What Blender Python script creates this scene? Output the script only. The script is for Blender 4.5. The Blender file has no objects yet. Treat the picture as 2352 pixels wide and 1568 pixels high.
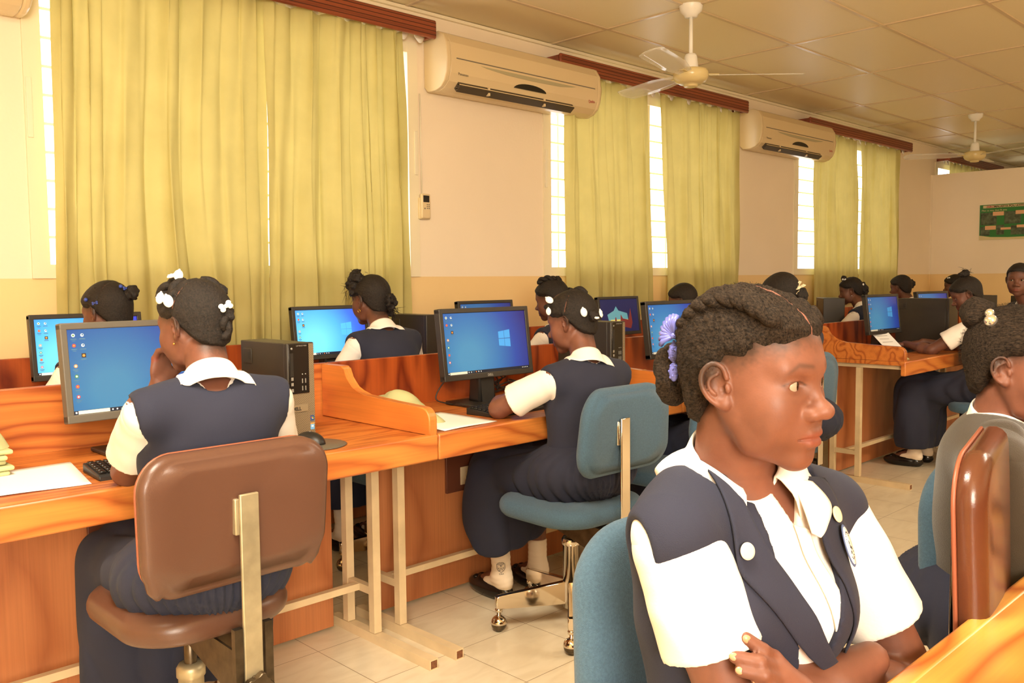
import bpy, bmesh, math, random
import numpy as np
from mathutils import Vector, Matrix, Euler, noise as mnoise
random.seed(7); np.random.seed(7)
SC = bpy.context.scene
COL = SC.collection
PI = math.pi

# ------------------------------------------------------------ camera, sky, fill lights, exposure
def set_camera():
    f = 2026.0
    yaw, pit, rol = [math.radians(a) for a in (-45.65, 3.93, 0.57)]
    cy, sy, cp, sp, cr, sr = math.cos(yaw), math.sin(yaw), math.cos(pit), math.sin(pit), math.cos(rol), math.sin(rol)
    F = Vector((cp*sy, cp*cy, -sp)); r = Vector((cy, -sy, 0)); d = F.cross(r)
    R0 = cr*r + sr*d; D0 = -sr*r + cr*d
    cam = bpy.data.cameras.new('camera'); co = bpy.data.objects.new('camera', cam); COL.objects.link(co)
    m = Matrix((R0, -D0, -F)).transposed().to_4x4(); m.translation = (0, 0, 1.24)
    co.matrix_world = m
    cam.sensor_width = 36; cam.lens = 36*f/2352; cam.clip_start = 0.05
    SC.camera = co
set_camera()
W = bpy.data.worlds.new('sky'); SC.world = W; W.use_nodes = True
W.node_tree.nodes['Background'].inputs[0].default_value = (1.0, 0.98, 0.93, 1)
W.node_tree.nodes['Background'].inputs[1].default_value = 2.6
SC.view_settings.view_transform = 'Standard'
SC.view_settings.look = 'None'
SC.view_settings.exposure = 0.85
SC.view_settings.gamma = 1.0
SC.view_settings.use_curve_mapping = False

def area(name, loc, target, sx, sy, power, col, portal=False):
    l = bpy.data.lights.new(name, 'AREA'); l.shape = 'RECTANGLE'; l.size = sx; l.size_y = sy
    l.energy = power; l.color = col
    if portal: l.cycles.is_portal = True
    o = bpy.data.objects.new(name, l); COL.objects.link(o); o.location = loc
    o.rotation_euler = (Vector(target)-Vector(loc)).to_track_quat('-Z', 'Y').to_euler()
    return o
WARM = (1.0, 0.89, 0.71)
# added unseen fill lights: a soft one behind the camera, others under the ceiling
area('rear_fill_light', (2.35, -0.9, 1.75), (-2.2, 2.6, 1.0), 1.9, 1.5, 178, (1.0, 0.90, 0.74))
area('ceiling_fill_light', (-0.9, 0.3, 2.74), (-0.9, 0.3, 0), 1.2, 0.6, 60, WARM)
area('ceiling_fill_light', (0.6, 4.6, 2.74), (0.6, 4.6, 0), 1.2, 0.6, 40, WARM)
area('ceiling_fill_light', (0.6, 9.0, 2.74), (0.6, 9.0, 0), 1.2, 0.6, 24, WARM)

# ------------------------------------------------------------ objects and tags
def link(o, parent=None):
    COL.objects.link(o)
    if parent is not None: o.parent = parent
    return o
def thing(name, label, cat, loc=(0, 0, 0), rotz=0, group=None):
    o = bpy.data.objects.new(name, None); link(o)
    o.location = loc; o.rotation_euler = (0, 0, rotz); o.empty_display_size = 0.05
    return tag(o, label, cat, group)
def tag(o, label, cat, group=None):
    o['label'] = label; o['category'] = cat
    if group: o['group'] = group
    return o
def struct(o):
    o['kind'] = 'structure'; return o
def mesh_obj(name, me, parent=None):
    return link(bpy.data.objects.new(name, me), parent)

def dup(root, loc, rotz, label, group=None):
    r = root.copy(); COL.objects.link(r); r.location = loc; r.rotation_euler = (0, 0, rotz); r['label'] = label
    if group: r['group'] = group
    for ch in list(root.children):
        c = ch.copy(); COL.objects.link(c); c.parent = r
        for g in list(ch.children):
            d = g.copy(); COL.objects.link(d); d.parent = c
    return r

class MB:
    """collects shapes into one mesh; faces carry a material index"""
    def __init__(s): s.bm = bmesh.new(); s.mi = 0
    def _tag(s, faces, smooth=False):
        for f in faces: f.material_index = s.mi; f.smooth = smooth
    def box(s, lo, hi, bev=0.0, seg=2, rot=None, piv=None):
        lo = Vector(lo); hi = Vector(hi); c = (lo+hi)/2; d = hi-lo
        r = bmesh.ops.create_cube(s.bm, size=1.0)
        vs = r['verts']
        for v in vs: v.co = Vector((v.co.x*d.x, v.co.y*d.y, v.co.z*d.z))+c
        if rot is not None:
            p = Vector(piv) if piv is not None else c
            for v in vs: v.co = rot @ (v.co-p) + p
        fs = list({f for v in vs for f in v.link_faces})
        s._tag(fs)
        if bev > 0:
            es = list({e for v in vs for e in v.link_edges})
            g = bmesh.ops.bevel(s.bm, geom=es, offset=min(bev, 0.49*min(d)), segments=seg, profile=0.5, affect='EDGES')
            for f in g['faces']: f.material_index = s.mi; f.smooth = True
        return s
    def tube(s, pts, r, n=10, caps=True, closed=False):
        P = [Vector(p) for p in pts]; m = len(P)
        rr = r if hasattr(r, '__len__') else [r]*m
        T = []
        for i in range(m):
            a = P[i-1] if (i > 0 or closed) else P[i]; b = P[(i+1) % m] if (i < m-1 or closed) else P[i]
            T.append((b-a).normalized())
        up = Vector((0, 0, 1)) if abs(T[0].z) < 0.9 else Vector((0, 1, 0))
        u = T[0].cross(up).normalized(); rings = []
        for i in range(m):
            u = (u - T[i]*u.dot(T[i])).normalized(); w = T[i].cross(u)
            rings.append([s.bm.verts.new(P[i]+(u*math.cos(2*PI*k/n)+w*math.sin(2*PI*k/n))*rr[i]) for k in range(n)])
        fs = []
        for i in range(m-1 if not closed else m):
            A = rings[i]; B = rings[(i+1) % m]
            for k in range(n):
                fs.append(s.bm.faces.new((A[k], A[(k+1) % n], B[(k+1) % n], B[k])))
        s._tag(fs, True)
        if caps and not closed:
            s._tag([s.bm.faces.new(rings[0][::-1]), s.bm.faces.new(rings[-1])])
        return s
    def bar(s, a, b, w, h):
        """square-section bar from a to b; w across, h up"""
        a = Vector(a); b = Vector(b); t = (b-a).normalized()
        up = Vector((0, 0, 1)) if abs(t.z) < 0.95 else Vector((1, 0, 0))
        u = t.cross(up).normalized()*w/2; v = u.cross(t).normalized()*h/2
        V = [s.bm.verts.new(p+e) for p in (a, b) for e in (-u-v, u-v, u+v, -u+v)]
        s._tag([s.bm.faces.new([V[i] for i in q]) for q in ((0, 1, 2, 3), (7, 6, 5, 4), (0, 4, 5, 1), (1, 5, 6, 2), (2, 6, 7, 3), (3, 7, 4, 0))])
        return s
    def lathe(s, prof, c=(0, 0, 0), n=20, axis='z', smooth=True):
        c = Vector(c); rings = []
        for r, h in prof:
            ring = []
            for k in range(n):
                a = 2*PI*k/n; x, y = r*math.cos(a), r*math.sin(a)
                v = (x, y, h) if axis == 'z' else ((h, x, y) if axis == 'x' else (x, h, y))
                ring.append(s.bm.verts.new(c+Vector(v)))
            rings.append(ring)
        fs = [s.bm.faces.new((rings[i][k], rings[i][(k+1) % n], rings[i+1][(k+1) % n], rings[i+1][k])) for i in range(len(rings)-1) for k in range(n)]
        fs += [s.bm.faces.new(rings[0][::-1]), s.bm.faces.new(rings[-1])]
        s._tag(fs, smooth); return s
    def prism(s, poly, d0, d1, plane='xz', bev=0.0):
        """poly in a plane, extruded along the third axis"""
        def P(a, b, c):
            return {'xz': (a, c, b), 'xy': (a, b, c), 'yz': (c, a, b)}[plane]
        A = [s.bm.verts.new(P(a, b, d0)) for a, b in poly]; B = [s.bm.verts.new(P(a, b, d1)) for a, b in poly]
        n = len(poly); fs = [s.bm.faces.new(A), s.bm.faces.new(B[::-1])]
        fs += [s.bm.faces.new((A[i], B[i], B[(i+1) % n], A[(i+1) % n])) for i in range(n)]
        s._tag(fs)
        if bev:
            es = [e for f in fs[:2] for e in f.edges]
            g = bmesh.ops.bevel(s.bm, geom=list(set(es)), offset=bev, segments=2, profile=0.5, affect='EDGES')
            for f in g['faces']: f.material_index = s.mi; f.smooth = True
        return s
    def quad(s, a, b, c, d):
        f = s.bm.faces.new([s.bm.verts.new(p) for p in (a, b, c, d)]); s._tag([f]); return s
    def sphere(s, c, r, n=16, m=10, sc=(1, 1, 1), rot=None):
        g = bmesh.ops.create_uvsphere(s.bm, u_segments=n, v_segments=m, radius=r)
        for v in g['verts']:
            p = Vector((v.co.x*sc[0], v.co.y*sc[1], v.co.z*sc[2]))
            if rot is not None: p = rot @ p
            v.co = p+Vector(c)
        s._tag({f for v in g['verts'] for f in v.link_faces}, True); return s
    def grid(s, fn, nu, nv, thick=0.0, closed_u=False):
        """surface fn(u,v)->point, u,v in 0..1"""
        V = [[s.bm.verts.new(fn(i/nu, j/nv)) for j in range(nv+1)] for i in range(nu+(0 if closed_u else 1))]
        k = len(V); fs = []
        for i in range(nu):
            for j in range(nv):
                fs.append(s.bm.faces.new((V[i % k][j], V[(i+1) % k][j], V[(i+1) % k][j+1], V[i % k][j+1])))
        s._tag(fs, True)
        if thick:
            s.bm.normal_update()
            g = bmesh.ops.solidify(s.bm, geom=fs, thickness=thick)
            s._tag([f for f in g['geom'] if isinstance(f, bmesh.types.BMFace)], True)
        return s
    def build(s, name, mat, parent=None, fix=True, smooth=None):
        if fix: bmesh.ops.recalc_face_normals(s.bm, faces=s.bm.faces[:])
        me = bpy.data.meshes.new(name); s.bm.to_mesh(me); s.bm.free()
        for m in (mat if isinstance(mat, (list, tuple)) else [mat]): me.materials.append(m)
        if smooth is not None:
            for p in me.polygons: p.use_smooth = smooth
        return mesh_obj(name, me, parent)

def text_obj(name, body, size, mat, M4, parent=None, ext=0.0004, align='LEFT', spacing=1.0, bold=0.0):
    cu = bpy.data.curves.new(name, 'FONT'); cu.body = body; cu.size = size; cu.extrude = ext
    cu.align_x = align; cu.space_character = spacing; cu.offset = bold
    t = bpy.data.objects.new(name, cu); COL.objects.link(t)
    dg = bpy.context.evaluated_depsgraph_get(); dg.update()
    me = bpy.data.meshes.new_from_object(t.evaluated_get(dg)); bpy.data.objects.remove(t)
    me.transform(M4); me.materials.clear(); me.materials.append(mat)
    me.name = name
    return mesh_obj(name, me, parent)
def frame(o, x, y, z):
    m = Matrix((Vector(x).normalized(), Vector(y).normalized(), Vector(z).normalized())).transposed().to_4x4(); m.translation = o
    return m

# ------------------------------------------------------------ materials
def srgb(r, g, b):
    f = lambda c: (c/255/12.92) if c/255 <= 0.04045 else ((c/255+0.055)/1.055)**2.4
    return (f(r), f(g), f(b), 1)
def newmat(name):
    m = bpy.data.materials.new(name); m.use_nodes = True
    return m, m.node_tree.nodes, m.node_tree.links, m.node_tree.nodes['Principled BSDF']
def plain(name, col, rough=0.5, metal=0.0, spec=0.5, bump=0.0, bscale=200, var=0.0, vscale=8, emit=0, coat=0, stretch=(1, 1, 1), trans=0.0, sheen=0.0, sss=0.0):
    m, N, L, P = newmat(name)
    P.inputs['Base Color'].default_value = col; P.inputs['Roughness'].default_value = rough
    P.inputs['Metallic'].default_value = metal; P.inputs['Specular IOR Level'].default_value = spec
    P.inputs['Coat Weight'].default_value = coat
    if sheen: P.inputs['Sheen Weight'].default_value = sheen; P.inputs['Sheen Roughness'].default_value = 0.5
    if sss:
        P.inputs['Subsurface Weight'].default_value = sss; P.inputs['Subsurface Radius'].default_value = (0.012, 0.004, 0.002); P.inputs['Subsurface Scale'].default_value = 1
    if emit:
        P.inputs['Emission Color'].default_value = col; P.inputs['Emission Strength'].default_value = emit
    if bump or var:
        tc = N.new('ShaderNodeTexCoord'); mp = N.new('ShaderNodeMapping'); mp.inputs['Scale'].default_value = stretch
        L.new(tc.outputs['Object'], mp.inputs[0])
    if bump:
        n = N.new('ShaderNodeTexNoise'); n.inputs['Scale'].default_value = bscale; n.inputs['Detail'].default_value = 3
        L.new(mp.outputs[0], n.inputs['Vector'])
        b = N.new('ShaderNodeBump'); b.inputs['Strength'].default_value = bump; b.inputs['Distance'].default_value = 0.002
        L.new(n.outputs['Fac'], b.inputs['Height']); L.new(b.outputs[0], P.inputs['Normal'])
    if var:
        n = N.new('ShaderNodeTexNoise'); n.inputs['Scale'].default_value = vscale; n.inputs['Detail'].default_value = 5
        L.new(mp.outputs[0], n.inputs['Vector'])
        cr = N.new('ShaderNodeValToRGB'); e = cr.color_ramp.elements
        e[0].position = 0.3; e[1].position = 0.7
        e[0].color = tuple(c*(1-var) for c in col[:3])+(1,); e[1].color = tuple(min(1, c*(1+var)) for c in col[:3])+(1,)
        L.new(n.outputs['Fac'], cr.inputs[0]); L.new(cr.outputs[0], P.inputs['Base Color'])
    return m

def wood(name, light, dark, axis=1, rings=9.0, across=8.0, along=1.1, rough=0.36, off=(0, 0, 0), coat=0.25, fine=0.12, sharp=0.5, worldc=True):
    """varnished softwood: cathedral rings drawn as level lines of a stretched noise"""
    m, N, L, P = newmat(name)
    P.inputs['Roughness'].default_value = rough; P.inputs['Coat Weight'].default_value = coat; P.inputs['Coat Roughness'].default_value = 0.3
    tc = N.new('ShaderNodeTexCoord'); mp = N.new('ShaderNodeMapping')
    sc = [across]*3; sc[axis] = along; mp.inputs['Scale'].default_value = sc; mp.inputs['Location'].default_value = off
    L.new(tc.outputs['Object'], mp.inputs[0])
    n1 = N.new('ShaderNodeTexNoise'); n1.inputs['Scale'].default_value = 1.0; n1.inputs['Detail'].default_value = 1.5; n1.inputs['Roughness'].default_value = 0.45
    L.new(mp.outputs[0], n1.inputs['Vector'])
    mu = N.new('ShaderNodeMath'); mu.operation = 'MULTIPLY'; mu.inputs[1].default_value = rings*2.2; L.new(n1.outputs['Fac'], mu.inputs[0])
    fr = N.new('ShaderNodeMath'); fr.operation = 'PINGPONG'; fr.inputs[1].default_value = 1.0; L.new(mu.outputs[0], fr.inputs[0])
    cr = N.new('ShaderNodeValToRGB'); e = cr.color_ramp.elements
    e[0].position = 0.0; e[0].color = light; e[1].position = 1.0; e[1].color = dark
    mid = cr.color_ramp.elements.new(sharp); mid.color = tuple(light[i]*0.78+dark[i]*0.22 for i in range(3))+(1,)
    L.new(fr.outputs[0], cr.inputs[0])
    # fine fibre streaks
    mp2 = N.new('ShaderNodeMapping'); s2 = [140.0]*3; s2[axis] = 3.0; mp2.inputs['Scale'].default_value = s2
    L.new(tc.outputs['Object'], mp2.inputs[0])
    n2 = N.new('ShaderNodeTexNoise'); n2.inputs['Scale'].default_value = 1.0; n2.inputs['Detail'].default_value = 2; L.new(mp2.outputs[0], n2.inputs['Vector'])
    mr = N.new('ShaderNodeMapRange'); mr.inputs['From Min'].default_value = 0.3; mr.inputs['From Max'].default_value = 0.7
    mr.inputs['To Min'].default_value = 1-fine; mr.inputs['To Max'].default_value = 1.0+fine*0.3
    L.new(n2.outputs['Fac'], mr.inputs['Value'])
    mx = N.new('ShaderNodeMix'); mx.data_type = 'RGBA'; mx.blend_type = 'MULTIPLY'; mx.inputs['Factor'].default_value = 1.0
    L.new(cr.outputs[0], mx.inputs[6]); L.new(mr.outputs[0], mx.inputs[7])
    L.new(mx.outputs[2], P.inputs['Base Color'])
    return m

def painted_wall():
    m, N, L, P = newmat('wall paint, cream over ochre dado')
    P.inputs['Roughness'].default_value = 0.55
    g = N.new('ShaderNodeNewGeometry'); s = N.new('ShaderNodeSeparateXYZ'); L.new(g.outputs['Position'], s.inputs[0])
    c = N.new('ShaderNodeMath'); c.operation = 'GREATER_THAN'; c.inputs[1].default_value = 1.27; L.new(s.outputs['Z'], c.inputs[0])
    n = N.new('ShaderNodeTexNoise'); n.inputs['Scale'].default_value = 1.6; n.inputs['Detail'].default_value = 6
    L.new(g.outputs['Position'], n.inputs['Vector'])
    mx = N.new('ShaderNodeMix'); mx.data_type = 'RGBA'; L.new(c.outputs[0], mx.inputs['Factor'])
    mx.inputs[6].default_value = srgb(240, 208, 150); mx.inputs[7].default_value = srgb(244, 228, 202)
    mr = N.new('ShaderNodeMapRange'); mr.inputs['To Min'].default_value = 0.93; mr.inputs['To Max'].default_value = 1.05; L.new(n.outputs['Fac'], mr.inputs['Value'])
    m2 = N.new('ShaderNodeMix'); m2.data_type = 'RGBA'; m2.blend_type = 'MULTIPLY'; m2.inputs['Factor'].default_value = 1
    L.new(mx.outputs[2], m2.inputs[6]); L.new(mr.outputs[0], m2.inputs[7]); L.new(m2.outputs[2], P.inputs['Base Color'])
    b = N.new('ShaderNodeBump'); b.inputs['Strength'].default_value = 0.15; b.inputs['Distance'].default_value = 0.003
    n3 = N.new('ShaderNodeTexNoise'); n3.inputs['Scale'].default_value = 60; L.new(g.outputs['Position'], n3.inputs['Vector'])
    L.new(n3.outputs['Fac'], b.inputs['Height']); L.new(b.outputs[0], P.inputs['Normal'])
    return m

def floor_tiles():
    m, N, L, P = newmat('vinyl floor tiles')
    g = N.new('ShaderNodeNewGeometry'); s = N.new('ShaderNodeSeparateXYZ'); L.new(g.outputs['Position'], s.inputs[0])
    def grid(out, off):
        a = N.new('ShaderNodeMath'); a.operation = 'ADD'; a.inputs[1].default_value = off; L.new(out, a.inputs[0])
        b = N.new('ShaderNodeMath'); b.operation = 'PINGPONG'; b.inputs[1].default_value = 0.165; L.new(a.outputs[0], b.inputs[0])
        c = N.new('ShaderNodeMath'); c.operation = 'LESS_THAN'; c.inputs[1].default_value = 0.0012; L.new(b.outputs[0], c.inputs[0]); return c
    gx = grid(s.outputs['X'], 1.875+3.3); gy = grid(s.outputs['Y'], -1.88+3.3)
    mxx = N.new('ShaderNodeMath'); mxx.operation = 'MAXIMUM'; L.new(gx.outputs[0], mxx.inputs[0]); L.new(gy.outputs[0], mxx.inputs[1])
    n = N.new('ShaderNodeTexNoise'); n.inputs['Scale'].default_value = 7; n.inputs['Detail'].default_value = 8; n.inputs['Distortion'].default_value = 1.2
    mp = N.new('ShaderNodeMapping'); mp.inputs['Scale'].default_value = (2.2, 0.8, 1); L.new(g.outputs['Position'], mp.inputs[0]); L.new(mp.outputs[0], n.inputs['Vector'])
    cr = N.new('ShaderNodeValToRGB'); e = cr.color_ramp.elements; e[0].position = 0.3; e[0].color = srgb(216, 200, 170); e[1].position = 0.62; e[1].color = srgb(226, 212, 184)
    L.new(n.outputs['Fac'], cr.inputs[0])
    mx = N.new('ShaderNodeMix'); mx.data_type = 'RGBA'; L.new(mxx.outputs[0], mx.inputs['Factor']); L.new(cr.outputs[0], mx.inputs[6]); mx.inputs[7].default_value = srgb(148, 122, 92)
    L.new(mx.outputs[2], P.inputs['Base Color'])
    P.inputs['Roughness'].default_value = 0.3
    return m

def ceiling_mat():
    m, N, L, P = newmat('ceiling tile')
    P.inputs['Base Color'].default_value = srgb(232, 216, 176); P.inputs['Roughness'].default_value = 0.45
    g = N.new('ShaderNodeNewGeometry')
    n = N.new('ShaderNodeTexNoise'); n.inputs['Scale'].default_value = 90; n.inputs['Detail'].default_value = 2; L.new(g.outputs['Position'], n.inputs['Vector'])
    b = N.new('ShaderNodeBump'); b.inputs['Strength'].default_value = 0.12; b.inputs['Distance'].default_value = 0.002
    L.new(n.outputs['Fac'], b.inputs['Height']); L.new(b.outputs[0], P.inputs['Normal'])
    return m

def curtain_mat():
    m, N, L, P = newmat('olive curtain cloth')
    base = srgb(184, 172, 98)
    tc = N.new('ShaderNodeTexCoord')
    mp = N.new('ShaderNodeMapping'); mp.inputs['Scale'].default_value = (1, 1, 0.25); L.new(tc.outputs['Object'], mp.inputs[0])
    n = N.new('ShaderNodeTexNoise'); n.inputs['Scale'].default_value = 420; L.new(mp.outputs[0], n.inputs['Vector'])
    n2 = N.new('ShaderNodeTexNoise'); n2.inputs['Scale'].default_value = 5; n2.inputs['Detail'].default_value = 4; L.new(tc.outputs['Object'], n2.inputs['Vector'])
    cr = N.new('ShaderNodeValToRGB'); e = cr.color_ramp.elements
    e[0].position = 0.3; e[0].color = srgb(180, 170, 108); e[1].position = 0.7; e[1].color = srgb(196, 186, 122); L.new(n2.outputs['Fac'], cr.inputs[0])
    L.new(cr.outputs[0], P.inputs['Base Color']); P.inputs['Roughness'].default_value = 0.75; P.inputs['Specular IOR Level'].default_value = 0.2
    b = N.new('ShaderNodeBump'); b.inputs['Strength'].default_value = 0.25; b.inputs['Distance'].default_value = 0.001
    L.new(n.outputs['Fac'], b.inputs['Height']); L.new(b.outputs[0], P.inputs['Normal'])
    t = N.new('ShaderNodeBsdfTranslucent'); t.inputs['Color'].default_value = srgb(206, 186, 112)
    mix = N.new('ShaderNodeMixShader'); mix.inputs[0].default_value = 0.17
    out = N['Material Output']; L.new(P.outputs[0], mix.inputs[1]); L.new(t.outputs[0], mix.inputs[2]); L.new(mix.outputs[0], out.inputs[0])
    return m

MT = {}
MT['wall'] = painted_wall(); MT['floor'] = floor_tiles(); MT['ceiling'] = ceiling_mat(); MT['curtain'] = curtain_mat()
MT['grid'] = plain('painted metal ceiling runner', srgb(206, 182, 146), 0.3)
MT['cream'] = plain('cream paint', srgb(238, 226, 196), 0.4)
MT['white'] = plain('white enamel', srgb(240, 236, 226), 0.3)
MT['pine'] = wood('varnished pine', srgb(204, 122, 54), srgb(158, 78, 32), 1, 9)
MT['pine_edge'] = wood('varnished pine edge', srgb(214, 132, 60), srgb(174, 90, 38), 1, 5, off=(3, 1, 2))
MT['pine_near'] = wood('bright varnished pine', srgb(226, 166, 76), srgb(178, 92, 28), 1, 7, across=5, along=1.6, off=(5, 2, 1))
MT['pine_red'] = wood('reddish pine plywood', srgb(178, 84, 34), srgb(112, 40, 14), 2, 6, across=5.5, along=1.6, off=(1, 4, 0))
MT['pine_knot'] = wood('knotty pine', srgb(204, 120, 54), srgb(156, 74, 32), 1, 11, across=7, along=1.2, off=(2, 7, 4))
MT['panel'] = wood('brown plywood panel', srgb(196, 124, 76), srgb(170, 100, 58), 2, 4, across=3.2, along=1.4, rough=0.45, coat=0.05)
MT['side'] = wood('pine side board', srgb(220, 130, 56), srgb(192, 100, 42), 0, 4, across=5, along=1.2, off=(2, 2, 0))
MT['ply'] = plain('plywood edge', srgb(196, 120, 64), 0.35, var=0.25, vscale=6, stretch=(1, 60, 1))
MT['maroon'] = plain('dark brown board', srgb(104, 58, 40), 0.4)
MT['steel'] = plain('cream painted steel tube', srgb(216, 192, 152), 0.4, var=0.12, vscale=9)
MT['rust'] = plain('rusty tube inside', srgb(120, 74, 44), 0.8, var=0.4, vscale=90)
MT['chrome'] = plain('chrome', srgb(225, 215, 200), 0.09, metal=1.0)
MT['nickel'] = plain('aged nickel bar', srgb(176, 162, 130), 0.42, metal=0.55, var=0.18, vscale=18)
MT['darkmetal'] = plain('dark steel bracket', srgb(96, 84, 68), 0.35, metal=0.9, var=0.3, vscale=30)
MT['black'] = plain('black plastic', srgb(36, 33, 30), 0.42)
MT['blackgl'] = plain('glossy black plastic', srgb(26, 24, 22), 0.2)
MT['greyplastic'] = plain('grey plastic bezel', srgb(96, 90, 80), 0.42)
MT['darkplastic'] = plain('dark plastic bezel', srgb(52, 48, 43), 0.38)
MT['case'] = plain('black computer case', srgb(50, 44, 36), 0.42)
MT['silver'] = plain('silver lettering', srgb(180, 178, 170), 0.3, metal=0.6)
MT['bluefab'] = plain('blue woven chair fabric', srgb(72, 98, 118), 0.9, bump=0.6, bscale=700, var=0.14, vscale=260, spec=0.2, sheen=0.15)
MT['vinyl'] = plain('brown vinyl', srgb(92, 62, 48), 0.32, bump=0.12, bscale=500, var=0.05, vscale=5)
MT['vinyldark'] = plain('dark brown vinyl', srgb(88, 50, 32), 0.22, bump=0.08, bscale=400, var=0.25, vscale=4)
MT['piping'] = plain('orange brown piping', srgb(150, 84, 58), 0.4)
MT['paper'] = plain('white paper', srgb(246, 244, 240), 0.7)
MT['cloth'] = plain('pale olive cotton', srgb(190, 188, 138), 0.9, bump=0.3, bscale=500, spec=0.1)
MT['plasticcream'] = plain('yellowed white plastic', srgb(222, 200, 156), 0.28)
MT['plasticwhite'] = plain('ivory plastic', srgb(236, 226, 200), 0.3)
MT['fanivory'] = plain('ivory fan motor', srgb(216, 196, 140), 0.25)
MT['redtext'] = plain('red ink', srgb(190, 60, 70), 0.5)
MT['greytext'] = plain('grey ink', srgb(120, 110, 95), 0.5)
MT['louvre'] = plain('louvre slat', srgb(244, 232, 210), 0.4)
MT['valance'] = wood('reddish wooden valance', srgb(150, 74, 44), srgb(120, 54, 30), 1, 3, across=8, along=0.8, rough=0.35)
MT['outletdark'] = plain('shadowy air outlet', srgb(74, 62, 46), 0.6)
MT['groove'] = plain('dark groove', srgb(70, 36, 24), 0.6)
def clear_mat():
    m, N, L, P = newmat('clear acrylic')
    P.inputs['Base Color'].default_value = (0.95, 0.93, 0.88, 1); P.inputs['Roughness'].default_value = 0.06
    P.inputs['Transmission Weight'].default_value = 0.0; P.inputs['Alpha'].default_value = 0.34
    return m
MT['clear'] = clear_mat()

# ------------------------------------------------------------ room
XW = -4.10; HC = 2.81; YP = 11.05
def room():
    struct(MB().box((-4.4, -2.6, -0.08), (2.7, 15.2, 0)).build('floor', MT['floor']))
    struct(MB().box((-4.4, -2.6, HC), (2.7, 15.2, HC+0.08)).build('ceiling', MT['ceiling']))
    # window wall with real openings
    wins = [(1.22, 3.20), (4.36, 6.60), (7.76, 9.92), (11.2, 13.4)]
    z0, z1 = 1.33, 2.56
    b = MB(); y = -2.6
    for (a, c) in wins:
        b.box((XW-0.16, y, 0), (XW, a, HC)); b.box((XW-0.16, a, 0), (XW, c, z0)); b.box((XW-0.16, a, z1), (XW, c, HC)); y = c
    b.box((XW-0.16, y, 0), (XW, 15.2, HC))
    struct(b.build('wall_left', MT['wall']))
    # wall opposite the windows
    struct(MB().box((2.55, -2.6, 0), (2.7, 15.2, HC)).build('wall_right', MT['wall']))
    struct(MB().box((-4.4, -2.7, 0), (2.7, -2.6, HC)).build('wall_near', MT['wall']))
    struct(MB().box((-4.4, 15.0, 0), (2.7, 15.15, HC)).build('wall_far', MT['wall']))
    struct(MB().box((XW, YP, 0), (1.4, YP+0.09, 2.45)).box((XW, YP-0.012, 0), (XW+0.015, YP, 2.45)).build('wall_partition', MT['wall']))
    # ceiling runners
    b = MB()
    for k in range(-1, 11):
        x = -3.61+0.607*k
        b.box((x-0.012, -2.6, HC-0.006), (x+0.012, 15.0, HC+0.002))
    for k in range(-5, 9):
        yy = 4.39+1.213*k
        b.box((-4.1, yy-0.012, HC-0.0065), (2.55, yy+0.012, HC+0.002))
    struct(b.build('trim_1', MT['grid']))
    b = MB().box((XW, -2.6, HC-0.022), (XW+0.022, 15.0, HC-0.004))
    struct(b.build('trim_2', MT['cream']))
    for i, (a, c) in enumerate(wins):
        w = MB()
        fo = 0.052
        x0, x1 = XW-0.05, XW+0.012
        w.box((x0, a-fo, z0-0.06), (x1, a+0.02, z1+0.05)); w.box((x0, c-0.02, z0-0.06), (x1, c+fo, z1+0.05))
        w.box((x0, a+0.018, z0-0.06), (x1-0.002, c-0.018, z0)); w.box((x0, a+0.018, z1-0.01), (x1-0.002, c-0.018, z1+0.05))
        mid = (a+c)/2; w.box((x0, mid-0.02, z0), (x1-0.02, mid+0.02, z1))
        o = struct(w.build('window_%d' % (i+1), MT['cream']))
        lv = MB(); z = z0+0.12
        while z < z1-0.03:
            lv.box((XW-0.085, a, z-0.006), (XW-0.07, c, z+0.006)); z += 0.122
        yv = a+0.20
        while yv < c-0.05:
            lv.box((XW-0.10, yv-0.006, z0), (XW-0.09, yv+0.006, z1)); yv += 0.42
        lv.build('louvre_grille', MT['louvre'], o)
        hd = MB()
        for yy in ((a-0.035) if i == 0 else (a-0.03), c+0.03):
            hd.box((XW+0.012, yy-0.011, 1.86), (XW+0.019, yy+0.011, 2.11), 0.002)
        hd.build('latch', MT['plasticwhite'], o)
        l = area('window_portal', (XW-0.12, (a+c)/2, (z0+z1)/2), (0, (a+c)/2, (z0+z1)/2), c-a, z1-z0, 1, (1, 1, 1), portal=True)
room()

def valance(y0, y1, label):
    t = thing('curtain_valance', label, 'valance', (XW, y0, 2.615), 0, 'wooden curtain valances above the windows')
    L = y1-y0; h = 0.105
    b = MB()
    b.box((0.125, 0, 0), (0.15, L, h), 0.012)
    b.mi = 1
    for k in range(4): b.box((0.148, 0.012, 0.018+k*0.022), (0.1515, L-0.008, 0.0215+k*0.022))
    b.build('fascia', [MT['valance'], MT['groove']], t)
    for y in (0, L-0.022): MB().box((0, y, 0.01), (0.13, y+0.022, h-0.01), 0.003).build('bracket', MT['valance'], t)
    MB().box((0.05, 0.02, 0.045), (0.075, L-0.02, 0.062)).build('curtain_track', MT['white'], t)
    # pale heading loops that hang from the track
    n = max(2, int(L/0.115))
    for k in range(n):
        yy = 0.06+k*(L-0.12)/(n-1)
        lp = MB().grid(lambda u, v: Vector((0.062+0.006*math.sin(3*u), yy-0.036+0.072*u, 0.045-0.062*v*(0.45+0.55*math.sin(PI*u)))), 8, 2, 0.002)
        lp.build('heading_loop', MT['white'], t)
valance(0.95, 3.29, 'reddish grooved wooden valance above the widest pair of curtains nearest the camera')
valance(4.33, 6.66, 'reddish grooved wooden valance behind the near ceiling fan')
valance(7.73, 10.10, 'reddish grooved wooden valance above the farthest full pair of curtains')
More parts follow.
